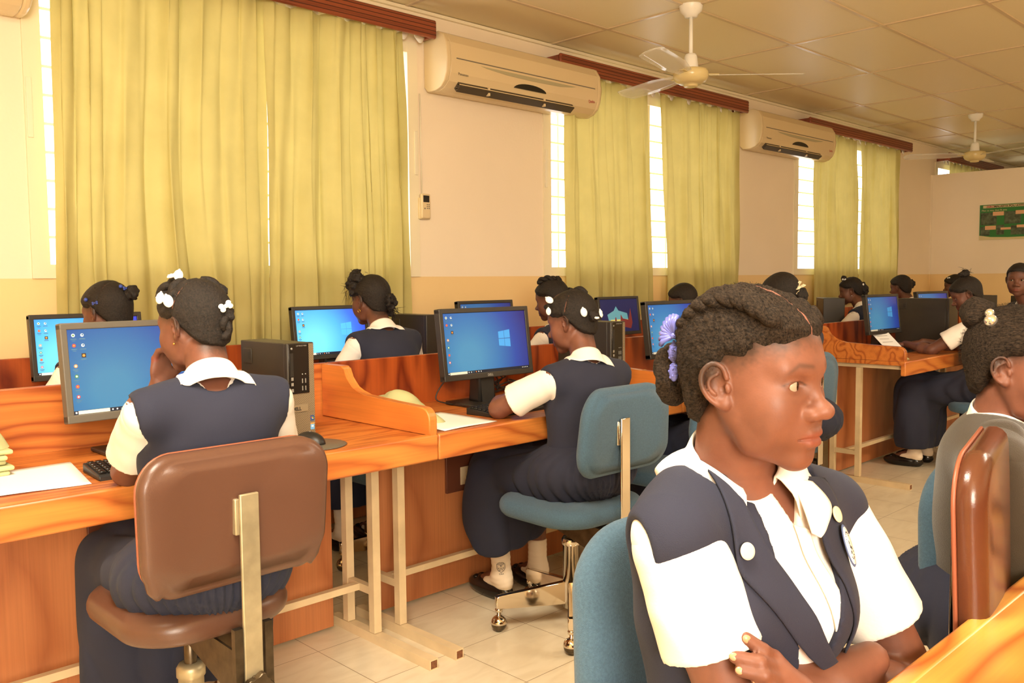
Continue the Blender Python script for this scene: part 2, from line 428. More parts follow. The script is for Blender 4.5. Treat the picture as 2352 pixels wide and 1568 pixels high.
valance(11.20, 13.2, 'short length of wooden valance seen above the partition wall')

def curtain(y0, y1, z0, folds, amp, seed, label, topy=None, ztop=2.635, xoff=0.05, spread=0.0):
    rnd = random.Random(seed)
    ph = [rnd.uniform(0, 6.28) for _ in range(8)]
    ty0, ty1 = topy if topy else (y0, y1)
    # fold centres with uneven widths
    ws = [rnd.uniform(0.55, 1.5) for _ in range(folds)]; tot = sum(ws); cum = [0]
    for w in ws: cum.append(cum[-1]+w/tot)
    def phase(u):
        for i in range(folds):
            if u <= cum[i+1]+1e-9: return i+(u-cum[i])/(cum[i+1]-cum[i])
        return folds
    def fn(u, v):
        z = ztop+(z0-ztop)*v
        drift = 0.035*math.sin(2.2*v+ph[0])*math.sin(PI*u)+0.02*math.sin(5*v+ph[1]+3*u)*math.sin(PI*u)
        uu = min(1, max(0, u+drift))
        p = phase(uu)*2*PI
        a = amp*(0.55+0.45*math.sin(1.7*phase(uu)+ph[2]))*(0.75+0.35*v)
        s = math.sin(p+0.5*math.sin(2*v+ph[3])); s = math.copysign(abs(s)**0.72, s)
        x = a*s+0.006*math.sin(2.7*p+7*v+ph[4])+0.004*math.sin(1.3*p-11*v+ph[5])
        yy = (ty0+(ty1-ty0)*u)*(1-v)+(y0+(y1-y0)*u)*v + 0.010*math.sin(p*2+ph[6])
        zz = z-0.018*abs(math.sin(p/2))*(1-min(1, v*12))
        return Vector((XW+xoff+amp+x, yy, zz))
    o = MB().grid(fn, folds*26, 44).build('curtain', MT['curtain'], None, fix=False)
    return tag(o, label, 'curtain', 'olive green curtains at the windows')
curtain(1.235, 2.235, 0.93, 6, 0.036, 3, 'broad olive curtain farthest left, hanging to the desks beside the leftmost bright louvres', topy=(1.27, 2.245))
curtain(2.225, 3.105, 0.90, 6, 0.036, 5, 'olive curtain just left of the big air conditioner above the remote control', topy=(2.235, 3.09), xoff=0.06)
curtain(4.46, 5.43, 0.98, 5, 0.032, 8, 'olive curtain directly right of the big air conditioner', topy=(4.44, 5.37))
curtain(5.62, 6.64, 0.98, 6, 0.030, 11, 'olive curtain right of the bright gap under the near ceiling fan', topy=(5.50, 6.62))
curtain(7.98, 8.93, 0.98, 5, 0.028, 14, 'left curtain of the farthest full pair, beside the narrow bright window strip', topy=(7.95, 8.88))
curtain(8.97, 9.96, 0.98, 5, 0.028, 17, 'right curtain of the farthest full pair, next to the bare wall strip', topy=(8.97, 9.90))
curtain(11.42, 13.0, 1.0, 8, 0.025, 19, 'olive curtain showing only its top above the partition wall', topy=(11.42, 13.0))

def air_conditioner(y0, label, w=1.36):
    t = thing('air_conditioner', label, 'air conditioner', (XW, y0, 2.34), 0, 'wall air conditioners')
    h = 0.33
    prof = [(0, 0.03), (0, h-0.01), (0.02, h), (0.13, h), (0.175, h-0.02), (0.205, h-0.07), (0.212, h-0.16), (0.205, 0.09), (0.185, 0.045), (0.15, 0.015), (0.10, 0.0), (0.03, 0.0)]
    MB().prism(prof, 0.03, w-0.035, 'xz', 0.004).build('casing', MT['plasticcream'], t)
    pe = [(x*1.0, z) for x, z in prof]
    MB().prism(pe, 0.0, 0.031, 'xz', 0.006).build('end_cap', MT['plasticcream'], t)
    MB().prism(pe, w-0.036, w, 'xz', 0.012).build('end_cap', MT['plasticcream'], t)
    # front trims
    b = MB()
    b.box((0.2085, 0.07, 0.17), (0.214, w-0.07, 0.176))
    b.build('front_groove', MT['greytext'], t)
    poly = [(0.26, 0.158), (w-0.26, 0.158), (w-0.30, 0.150), (w*0.7, 0.138), (w*0.5, 0.134), (w*0.35, 0.138), (0.31, 0.150)]
    MB().prism(poly, 0.205, 0.2125, 'yz').build('accent_strip', plain('pale grey strip', srgb(176, 166, 130), 0.4), t)
    poly = [(w*0.50+0.14*math.cos(a), 0.076+0.035*math.sin(a)) for a in np.linspace(0, PI, 14)]
    MB().prism(poly, 0.17, 0.2085, 'yz').build('display_window', MT['blackgl'], t)
    # outlet with vanes, on the curved lower front
    b = MB(); R = Matrix.Rotation(math.radians(-38), 3, 'Y')
    b.box((0.150, 0.10, 0.004), (0.196, w-0.27, 0.052), rot=R)
    b.build('air_outlet', MT['outletdark'], t)
    v = MB()
    v.box((0.183, 0.10, 0.030), (0.202, w-0.27, 0.0345)); v.box((0.165, 0.10, 0.010), (0.186, w-0.27, 0.0145)); v.box((0.176, 0.10, 0.020), (0.193, w-0.27, 0.0225))
    v.box((0.17, 0.33, 0.0), (0.197, 0.345, 0.05)); v.box((0.17, w-0.55, 0.0), (0.197, w-0.535, 0.05))
    v.build('vane', MT['plasticcream'], t)
    text_obj('maker_mark', 'Panamax', 0.022, MT['greytext'], frame((0.2090, 0.085, 0.082), (0, 1, 0), (-.1, 0, 1), (1, 0, 0)), t)
    text_obj('script_mark', 'Delta', 0.028, MT['redtext'], frame((0.2085, w-0.13, 0.075), (0, 1, 0.1), (-.1, 0, 1), (1, 0, 0)), t)
    return t
air_conditioner(3.31, 'long cream air conditioner over the wall with the remote control')
ac0 = air_conditioner(6.76, 'smaller-looking air conditioner on the wall left of the farthest full pair of curtains')
air_conditioner(-0.19, 'rounded end of an air conditioner cut off at the top left of the photo')

def remote():
    t = thing('remote_control', 'cream remote control in a holder on the wall under the big air conditioner', 'remote control', (XW+0.012, 3.245, 1.605))
    MB().box((-0.0115, -0.004, 0.0), (0.012, 0.078, 0.125), 0.005).build('holder', MT['plasticcream'], t)
    MB().box((0.002, 0.006, 0.004), (0.024, 0.072, 0.148), 0.007).build('handset', MT['plasticcream'], t)
    MB().box((0.020, 0.016, 0.098), (0.0255, 0.062, 0.138), 0.003).build('display', MT['blackgl'], t)
    b = MB()
    for r in range(3):
        for c in range(2): b.box((0.022, 0.042+c*0.013, 0.060+r*0.011), (0.0255, 0.049+c*0.013, 0.066+r*0.011))
    b.sphere((0.0235, 0.028, 0.062), 0.005, sc=(0.5, 1, 1)).build('button', MT['greytext'], t)
    tag(MB().tube([(XW+0.006, 3.275, 1.75), (XW+0.006, 3.272, 2.33)], 0.004).build('wall_cable', MT['plasticwhite']), 'thin pale cable rising from the remote control to the air conditioner', 'cable')
remote()

def fan(x, y, ang, label, zt=HC):
    t = thing('ceiling_fan', label, 'ceiling fan', (x, y, zt), 0, 'ceiling fans')
    MB().lathe([(0.035, -0.068), (0.040, -0.055), (0.062, -0.035), (0.068, -0.004), (0.068, 0)], n=24).build('ceiling_cup', MT['white'], t)
    MB().lathe([(0.0115, -0.31), (0.0115, -0.06)], n=12).build('rod', MT['white'], t)
    MB().lathe([(0.046, -0.365), (0.043, -0.35), (0.036, -0.29), (0.030, -0.276), (0.012, -0.272)], n=20).build('lower_cup', MT['white'], t)
    MB().lathe([(0.036, -0.462), (0.040, -0.459), (0.042, -0.446), (0.060, -0.447), (0.088, -0.430), (0.100, -0.408), (0.101, -0.383), (0.095, -0.368), (0.070, -0.361), (0.02, -0.36)], n=32).build('motor', MT['fanivory'], t)
    for k in range(3):
        a = ang+k*2*PI/3
        R = Matrix.Rotation(a, 3, 'Z'); T = Matrix.Rotation(math.radians(13), 3, 'X')
        def fn(u, v):
            r = 0.10+0.55*u; w = 0.045+0.032*min(1, u*3.2)
            if u > 0.93: w *= math.sqrt(max(0.05, 1-((u-0.93)/0.075)**2))
            p = T @ Vector((0, (v-0.5)*2*w*0.9, 0)); p.x = r; p.z += -0.392
            return R @ p
        MB().grid(fn, 22, 4, 0.004).build('blade', MT['clear'], t)
        MB().box((0.075, -0.016, -0.396), (0.16, 0.016, -0.391), rot=R, piv=(0, 0, -0.39)).build('blade_arm', MT['fanivory'], t)
    return t
fan(-2.98, 4.38, math.radians(45), 'clear-bladed ceiling fan with ivory motor nearest the camera')
fan(-3.05, 9.30, math.radians(97), 'ceiling fan in the far distance before the partition wall')

def poster():
    t = thing('poster', 'green malaria information poster on the partition wall', 'poster', (-3.55, YP-0.002, 1.655))
    G = plain('poster green', srgb(38, 118, 52), 0.3); Y = plain('poster pale band', srgb(214, 200, 150), 0.4)
    cap = plain('caption box', srgb(226, 176, 132), 0.5); pic = plain('poster photograph', srgb(78, 90, 66), 0.5, var=0.7, vscale=26)
    orange = plain('orange band', srgb(214, 96, 40), 0.4)
    b = MB(); b.box((0, -0.003, 0), (1.15, 0, 0.40)).build('sheet', G, t)
    b = MB(); b.box((0.035, -0.0045, 0.362), (1.15, -0.003, 0.392)); b.prism([(0.0, 0.0), (0.62, 0.0), (0.60, 0.026), (0.3, 0.024), (0.12, 0.032), (0.0, 0.052)], -0.0045, -0.003).build('pale_band', Y, t)
    MB().prism([(0.62, 0.004), (1.15, 0.004), (1.15, 0.03), (0.60, 0.028)], -0.0045, -0.003).build('orange_band', orange, t)
    b = MB()
    for (x, z, w, h) in ((0.01, 0.17, 0.17, 0.14), (0.26, 0.175, 0.17, 0.14), (0.01, 0.05, 0.10, 0.10), (0.18, 0.055, 0.08, 0.11), (0.33, 0.05, 0.22, 0.105), (0.62, 0.05, 0.22, 0.25), (0.90, 0.06, 0.2, 0.22)): b.box((x, -0.0045, z), (x+w, -0.003, z+h))
    b.build('photograph_panel', pic, t)
    b = MB()
    for (x, z, w, h) in ((0.14, 0.272, 0.115, 0.045), (0.375, 0.278, 0.13, 0.042), (0.06, 0.115, 0.115, 0.045), (0.225, 0.11, 0.105, 0.025), (0.39, 0.128, 0.14, 0.03)): b.box((x, -0.006, z), (x+w, -0.0045, z+h))
    b.build('caption_box', cap, t)
    F = lambda x, z: frame((x, -0.0052, z), (1, 0, 0), (0, 0, 1), (0, -1, 0))
    text_obj('title_text', 'ZERO', 0.032, MT['redtext'], F(0.07, 0.366), t, bold=0.001)
    text_obj('title_text', 'MALARYA POU AYITI AN 20', 0.032, plain('dark red ink', srgb(84, 44, 30), 0.5), F(0.152, 0.366), t, bold=0.001)
    text_obj('subtitle_text', 'Men sa nou dwe fè pou', 0.028, Y, F(0.02, 0.326), t)
poster()
# ------------------------------------------------------------ desks
ZT = 0.75
def side_profile(bx=-0.628):
    p = [(bx, ZT+0.001), (bx, 0.943), (-0.515, 0.943)]
    p += [(-0.50+0.012*math.sin(a), 0.931+0.012*math.cos(a)) for a in np.linspace(0.2, 1.4, 4)]
    p += [(-0.47, 0.905), (-0.455, 0.885), (-0.435, 0.868), (-0.405, 0.857), (-0.36, 0.850), (-0.2, 0.842), (-0.07, 0.838)]
    p += [(-0.045+0.041*math.sin(a), 0.797+0.041*math.cos(a)) for a in np.linspace(0.1, 1.5, 6)]
    p += [(-0.004, ZT+0.001)]
    return p
def make_desk(label, L=1.348, left=False, loc=(0, 0, 0), mats=('pine', 'pine_knot'), board=True, nm='computer_desk'):
    t = thing(nm, label, 'desk', loc)
    M1, M2 = MT[mats[0]], MT[mats[1]]
    MB().box((-0.642, 0.001, 0.727), (-0.004, L-0.001, ZT), 0.002).build('desktop', M1, t)
    MB().box((-0.03, 0.0, 0.668), (0.0, L-0.0005, ZT+0.002), 0.006).build('front_rail', MT['pine_edge'], t)
    MB().box((-0.655, 0.001, 0.66), (-0.632, L-0.001, 0.945), 0.003).build('backboard', M2, t)
    ends = [L-0.034]+([0.0] if left else [])
    for y in ends:
        MB().prism(side_profile(), y, y+0.033, 'xz', 0.004).build('side_panel', MT['side'] if y > 0.1 else MT['pine'], t)
        pr = side_profile()
        b = MB()
        for dy in (0.009, 0.015, 0.024):
            pts = [Vector((x, y+dy, z+0.0002)) for x, z in pr[2:]]
            for i in range(len(pts)-1):
                a, c = pts[i], pts[i+1]; n = Vector((-(c-a).z, 0, (c-a).x)).normalized()*-1
                b.quad(a+n*0.0004*-1, c+n*0.0004*-1, c+n*-0.0004+Vector((0, 0.002, 0)), a+n*-0.0004+Vector((0, 0.002, 0)))
        b.build('ply_edge_lines', MT['ply'], t, fix=False)
    MB().box((-0.507, 0.10, 0.012), (-0.490, L-0.095, 0.69), 0.001).build('modesty_panel', MT['panel'], t)
    for y in (0.055, L-0.052):
        for x in (-0.295, -0.455):
            MB().bar((x, y, 0.035), (x, y, 0.700), 0.03, 0.03).build('leg', MT['steel'], t)
        fb = MB().box((-0.55, y-0.0165, 0), (0.022, y+0.0165, 0.033))
        fb.build('foot', MT['steel'], t)
        MB().box((0.018, y-0.0125, 0.004), (0.0226, y+0.0125, 0.029)).build('foot_opening', MT['rust'], t)
        MB().box((-0.44, y-0.012, 0.165), (-0.31, y+0.012, 0.192)).build('crossbar', MT['steel'], t)
        MB().box((-0.60, y-0.013, 0.701), (-0.034, y+0.013, 0.7265)).build('top_rail', MT['steel'], t)
    MB().box((-0.395, 0.067, 0.167), (-0.370, L-0.064, 0.190)).build('stretcher', MT['steel'], t)
    if board:
        MB().box((-0.490, 0.43, 0.40), (-0.478, 0.985, 0.545), 0.002).build('socket_board', MT['maroon'], t)
        for k, y in enumerate((0.50, 0.655, 0.81)):
            o = MB().box((-0.478, y, 0.425), (-0.474, y+0.118, 0.497), 0.002).build('socket_plate', MT['steel'], t)
            if k < 2:
                for dy in (0.037, 0.081):
                    c = MB().lathe([(0.0165, -0.4745), (0.0165, -0.4715), (0.015, -0.471)], (0, y+dy, 0.461), 14, 'x')
                    c.mi = 1
                    for dz in (-0.006, 0.006): c.box((-0.4715, y+dy-0.006, 0.463+dz-0.001), (-0.4705, y+dy-0.001, 0.463+dz+0.001))
                    c.build('socket', [MT['plasticcream'], MT['black']], o)
    return t
XF = -2.17
make_desk('long orange pine desk nearest the left edge, with a bronze-fronted tower on it', loc=(XF, 0.44, 0))
make_desk('pine desk in the middle of the photo, with a screen and a reddish grained backboard', loc=(XF, 1.79, 0), mats=('pine', 'pine_red'))
make_desk('pine desk right of the middle one, mostly hidden by the large girl in front', loc=(XF, 3.14, 0), mats=('pine', 'pine_red'))
def side_cabinet(y):
    return tag(MB().box((XF-0.50, y, 0.0), (XF-0.245, y+0.34, 0.69), 0.004).build('pedestal_panel', MT['panel']), 'tall brown wooden box under the near end of the far right desk', 'cabinet')
make_desk('far right pine desk with its end panel and cream steel legs in full view', loc=(XF+0.14, 5.15, 0), left=True, mats=('pine', 'pine_red'), board=False)
make_desk('pine desk continuing beyond the far right desk', loc=(XF+0.14, 6.51, 0), mats=('pine', 'pine_red'), board=False)
make_desk('last pine desk of the front row, before the partition wall', loc=(XF+0.14, 7.87, 0), mats=('pine', 'pine_red'), board=False)
XB = -3.33
for i, (y, s) in enumerate(((0.44, 'back row desk behind the leftmost desk, under the broad curtain'), (1.79, 'back row desk under the big air conditioner, with a black tower on it'),
                            (3.14, 'back row desk left of the second pair of curtains'), (4.49, 'back row desk under the bright gap between curtains'), (6.2, 'back row desk under the smaller-looking air conditioner'), (7.56, 'back row desk under the farthest full pair of curtains'), (8.92, 'back row desk nearest the partition wall'))):
    make_desk(s, loc=(XB, y, 0), mats=('pine', 'pine_red'), board=False, nm='back_row_desk')
# the photographer's side: bright near desk
def near_desk():
    t = thing('near_desk', 'bright orange pine desk corner at the bottom right of the photo', 'desk', (-0.43, 0.62, 0))
    L = 2.7
    MB().box((0.004, 0, 0.727), (0.642, L, ZT), 0.002).build('desktop', MT['pine_near'], t)
    MB().box((0.0, 0, 0.668), (0.03, L, ZT+0.0015), 0.007).build('front_rail', MT['pine_near'], t)
    MB().box((0.632, 0, 0.66), (0.655, L, 0.945), 0.003).build('backboard', MT['pine_red'], t)
    MB().box((0.49, 0.1, 0.012), (0.507, L-0.1, 0.69)).build('modesty_panel', MT['panel'], t)
    for y in (0.06, L-0.06):
        MB().bar((0.40, y, 0.035), (0.40, y, 0.726), 0.03, 0.03).build('leg', MT['steel'], t)
        MB().box((0.02, y-0.0165, 0), (0.55, y+0.0165, 0.033)).build('foot', MT['steel'], t)
near_desk()

# ------------------------------------------------------------ screens
def screen_mat(name, strength, dark=0.0):
    m, N, L, P = newmat(name)
    tc = N.new('ShaderNodeTexCoord'); s = N.new('ShaderNodeSeparateXYZ'); L.new(tc.outputs['Object'], s.inputs[0])
    # diagonal blend from pale blue (lower left) to violet blue (right), plus the window-light glow
    cmb = N.new('ShaderNodeCombineXYZ'); L.new(s.outputs['Y'], cmb.inputs[0]); L.new(s.outputs['Z'], cmb.inputs[1])
    d = N.new('ShaderNodeVectorMath'); d.operation = 'DISTANCE'; d.inputs[1].default_value = (-0.10, -0.055, 0); L.new(cmb.outputs[0], d.inputs[0])
    cr = N.new('ShaderNodeValToRGB'); e = cr.color_ramp.elements
    e[0].position = 0.05; e[0].color = srgb(98, 190, 236); e[1].position = 0.36; e[1].color = srgb(38, 22, 140)
    k = cr.color_ramp.elements.new(0.16); k.color = srgb(62, 150, 226); k = cr.color_ramp.elements.new(0.25); k.color = srgb(40, 92, 208)
    L.new(d.outputs['Value'], cr.inputs[0])
    P.inputs['Base Color'].default_value = (0.01, 0.01, 0.015, 1); P.inputs['Roughness'].default_value = 0.3
    L.new(cr.outputs[0], P.inputs['Emission Color']); P.inputs['Emission Strength'].default_value = strength
    return m
SM = {'front': screen_mat('lit desktop screen, dim', 0.34), 'back': screen_mat('lit desktop screen, bright', 1.1), 'dim': screen_mat('lit desktop screen, seen obliquely', 0.25)}
E_ = lambda n, c, s: plain(n, c, 0.6, emit=s)
ICO = {k: [E_('icon red '+k, srgb(190, 50, 50), s), E_('icon orange '+k, srgb(225, 130, 60), s), E_('icon green '+k, srgb(70, 120, 50), s), E_('icon pale '+k, srgb(200, 210, 215), s), E_('icon dark '+k, srgb(50, 40, 26), s), E_('icon caption '+k, srgb(60, 100, 130), s), E_('taskbar '+k, srgb(18, 24, 40), s), E_('search box '+k, srgb(205, 205, 190), s)] for k, s in (('front', 0.20), ('back', 0.55), ('dim', 0.12))}
LOGO = {k: E_('window mark '+k, srgb(60, 140, 210), s) for k, s in (('front', 0.32), ('back', 1.0), ('dim', 0.2))}

def monitor(loc, yaw, label, W=0.47, H=0.278, kind='front', bez='darkplastic', tilt=-7, game=False, zc=0.247, letters=True):
    """screen faces local +x; base sits at z=0"""
    t = thing('monitor', label, 'computer screen', loc, math.radians(yaw), 'computer screens on the desks')
    piv = Matrix.Rotation(math.radians(tilt), 4, 'Y'); piv.translation = (0.02, 0, zc)
    bw = 0.019
    def put(o): o.matrix_local = piv.copy(); return o
    B = MB(); h2, w2 = H/2, W/2
    for lo, hi in (((-0.02, -w2, h2-bw), (0.012, w2, h2)), ((-0.02, -w2, -h2), (0.012, w2, -h2+bw+0.004)), ((-0.02, -w2, -h2+0.002), (0.0118, -w2+bw, h2-0.002)), ((-0.02, w2-bw, -h2+0.002), (0.0118, w2, h2-0.002))):
        B.box(lo, hi, 0.003)
    put(B.build('bezel', MT[bez], t))
    put(MB().box((-0.042, -w2*0.8, -h2*0.8), (-0.006, w2*0.8, h2*0.8), 0.012).box((-0.02, -w2+0.006, -h2+0.006), (0.004, w2-0.006, h2-0.006)).build('back_shell', MT['black'], t))
    sw, sh = w2-bw, h2-bw
    scr = put(MB().box((0.004, -sw, -sh+0.004), (0.0075, sw, sh)).build('screen', SM[kind], t))
    if not game:
        ic = ICO[kind]
        b = MB(); x = 0.0078; zt = sh; yl = -sw; k = 1.0
        def q(i, y, z, w, h):
            b.mi = i; b.quad((x, y, z), (x, y+w, z), (x, y+w, z+h), (x, y, z+h))
        def disc(i, y, z, r, xx=0.0):
            b.mi = i; vs = [b.bm.verts.new((x+xx, y+r*math.cos(a), z+r*math.sin(a))) for a in np.linspace(0, 2*PI, 13)[:-1]]; b._tag([b.bm.faces.new(vs)])
        ys = (yl+0.016, yl+0.040); zs = [zt-0.016-0.0285*i for i in range(7)]
        for i, z in enumerate(zs):
            if i == 2 and kind == 'front' and bez != 'greyplastic': pass
            if i == 2: continue
            disc([3, 0, 1, 1, 2, 0, 0][i], ys[0], z, 0.0050)
            disc([2, 1, 3, 3, 3, 1, 3][i], ys[0], z, 0.0026, 0.0001)
            q(5, ys[0]-0.008, z-0.012, 0.016, 0.003); q(5, ys[0]-0.005, z-0.016, 0.010, 0.002)
        for i in range(3):
            z = zs[i]
            if i == 2: q(4, ys[1]-0.006, z-0.006, 0.012, 0.012); disc(1, ys[1], z, 0.0035, 0.0001)
            else: disc(3, ys[1], z, 0.0046); disc(5, ys[1]+0.001, z+0.001, 0.0026, 0.0001)
            q(5, ys[1]-0.008, z-0.012, 0.016, 0.003)
        z0 = -sh+0.004
        b.mi = 6; b.quad((x, -sw, z0), (x, sw, z0), (x, sw, z0+0.0105), (x, -sw, z0+0.0105))
        x += 0.0001
        q(7, yl+0.012, z0+0.0006, 0.086, 0.0093); q(3, yl+0.004, z0+0.003, 0.005, 0.005)
        for i, c in enumerate((3, 3, 5, 1, 3, 3)): disc(c, yl+0.106+0.0125*i, z0+0.0052, 0.0024)
        for i in range(4): q(3, sw-0.04+0.009*i, z0+0.0035, 0.005, 0.0025)
        put(b.build('desktop_icons', ic, t, fix=False))
        b = MB(); xx = 0.0077; cy, cz = sw*0.42, 0.012; s = W/0.47
        for sy in (0, 1):
            for sz in (-1, 1):
                y0 = cy-0.030+sy*0.032; y1 = y0+0.0305; g = 0.0012
                f = lambda y: 0.028+(y-cy+0.03)*0.11
                b.quad((xx, y0, cz+sz*g), (xx, y1, cz+sz*g), (xx, y1, cz+sz*f(y1)), (xx, y0, cz+sz*f(y0)))
        put(b.build('window_mark', LOGO[kind], t, fix=False))
    else:
        b = MB(); xx = 0.0079
        cols = [E_('night sky', srgb(26, 30, 76), .35), E_('dusk sky', srgb(86, 140, 150), .45), E_('yellow horizon', srgb(190, 180, 100), .45), E_('red rock', srgb(110, 40, 36), .4)]
        b.mi = 0; b.quad((xx, -sw, -sh+0.004), (xx, sw, -sh+0.004), (xx, sw, sh), (xx, -sw, sh))
        def poly(i, pts, d):
            b.mi = i; b._tag([b.bm.faces.new([b.bm.verts.new((xx+d, y, z)) for y, z in pts])])
        poly(1, [(-0.12, -0.03), (-0.13, 0.01), (-0.06, 0.035), (-0.035, 0.065), (-0.01, 0.035), (0.08, 0.015), (0.09, -0.04), (-0.11, -0.04)], 0.0001)
        poly(2, [(-0.11, -0.045), (-0.10, -0.025), (0.085, -0.025), (0.09, -0.045)], 0.0002)
        poly(3, [(-0.06, -0.05), (-0.05, -0.01), (-0.04, -0.012), (-0.035, -0.05)], 0.0003); poly(3, [(0.0, -0.05), (0.01, 0.01), (0.03, -0.02), (0.09, -0.03), (0.12, 0.05), (0.13, -0.05), (0.11, -0.09), (0.0, -0.07)], 0.0003)
        put(b.build('game_picture', cols, t, fix=False))
    # neck and foot
    b = MB(); ring = []
    b.prism([(-0.045, 0.012), (0.03, 0.012), (0.012, zc-0.03), (-0.028, zc-0.03)], -0.045, 0.045, 'xz', 0.012)
    b.build('stand_neck', MT['black'], t)
    MB().prism([(-0.10, -0.115), (0.085, -0.125), (0.098, -0.11), (0.098, 0.11), (0.085, 0.125), (-0.10, 0.115)], 0.0, 0.014, 'xy', 0.004).build('stand_base', MT['black'], t)
    if letters:
        m = piv @ frame((0.0122, -0.018, -h2+0.007), (0, 1, 0), (0, 0, 1), (1, 0, 0))
        text_obj('maker_letters', 'DELL', 0.013, MT['silver'], m, t, bold=0.0003)
    return t
monitor((-2.62, 1.03, ZT), 3, 'grey-framed screen partly hidden by the girl on the brown chair', bez='greyplastic', W=0.46)
monitor((-2.59, 2.37, ZT), -1, 'black-framed screen at the centre of the photo with the pale window mark')
monitor((-2.57, 3.62, ZT), 0, 'black-framed screen left of the large girl\'s blue hair clips')
monitor((-2.47, 5.82, ZT), -4, 'small-looking screen on the far right desk, beside a black tower', W=0.435, H=0.262, kind='dim', letters=False)
MB_ = dict(W=0.435, H=0.262, kind='back', zc=0.245, letters=False)
monitor((-3.78, 1.27, ZT), 0, 'bright cyan screen at the far left beyond the grey-framed one', **MB_)
monitor((-3.78, 2.42, ZT), 0, 'bright blue screen left of the girl with the loose side bun', **MB_)
monitor((-3.80, 3.49, ZT), 0, 'dark screen top peeping above the centre screen', W=0.435, H=0.262, kind='dim', letters=False)
monitor((-3.78, 4.69, ZT), 0, 'screen showing a night landscape, right of the centre girl\'s head', W=0.435, H=0.262, kind='dim', game=True, letters=False)
monitor((-3.60, 6.32, ZT), -30, 'narrow blue screen edge right of the white hair ribbon', W=0.435, H=0.262, kind='dim', letters=False)
monitor((-2.62, 7.1, ZT), -10, 'screen seen past the face of the girl with the high bun', W=0.435, H=0.262, kind='dim', letters=False)

def vent_mat():
    m, N, L, P = newmat('bronze perforated front')
    tc = N.new('ShaderNodeTexCoord'); br = N.new('ShaderNodeTexBrick'); mp = N.new('ShaderNodeMapping')
    mp.inputs['Rotation'].default_value = (0, math.radians(90), math.radians(90))
    s = N.new('ShaderNodeSeparateXYZ'); L.new(tc.outputs['Object'], s.inputs[0]); c = N.new('ShaderNodeCombineXYZ'); L.new(s.outputs['Y'], c.inputs[0]); L.new(s.outputs['Z'], c.inputs[1])
    L.new(c.outputs[0], br.inputs['Vector']); br.inputs['Scale'].default_value = 1.0
    br.inputs['Brick Width'].default_value = 0.0062; br.inputs['Row Height'].default_value = 0.0036; br.inputs['Mortar Size'].default_value = 0.0011; br.inputs['Mortar Smooth'].default_value = 0
    br.inputs['Color1'].default_value = srgb(28, 22, 16); br.inputs['Color2'].default_value = srgb(28, 22, 16); br.inputs['Mortar'].default_value = srgb(140, 122, 94)
    L.new(br.outputs['Color'], P.inputs['Base Color']); P.inputs['Roughness'].default_value = 0.4
    return m
MT['vent'] = vent_mat()
MT['bronze'] = plain('bronze plastic', srgb(138, 120, 92), 0.4)
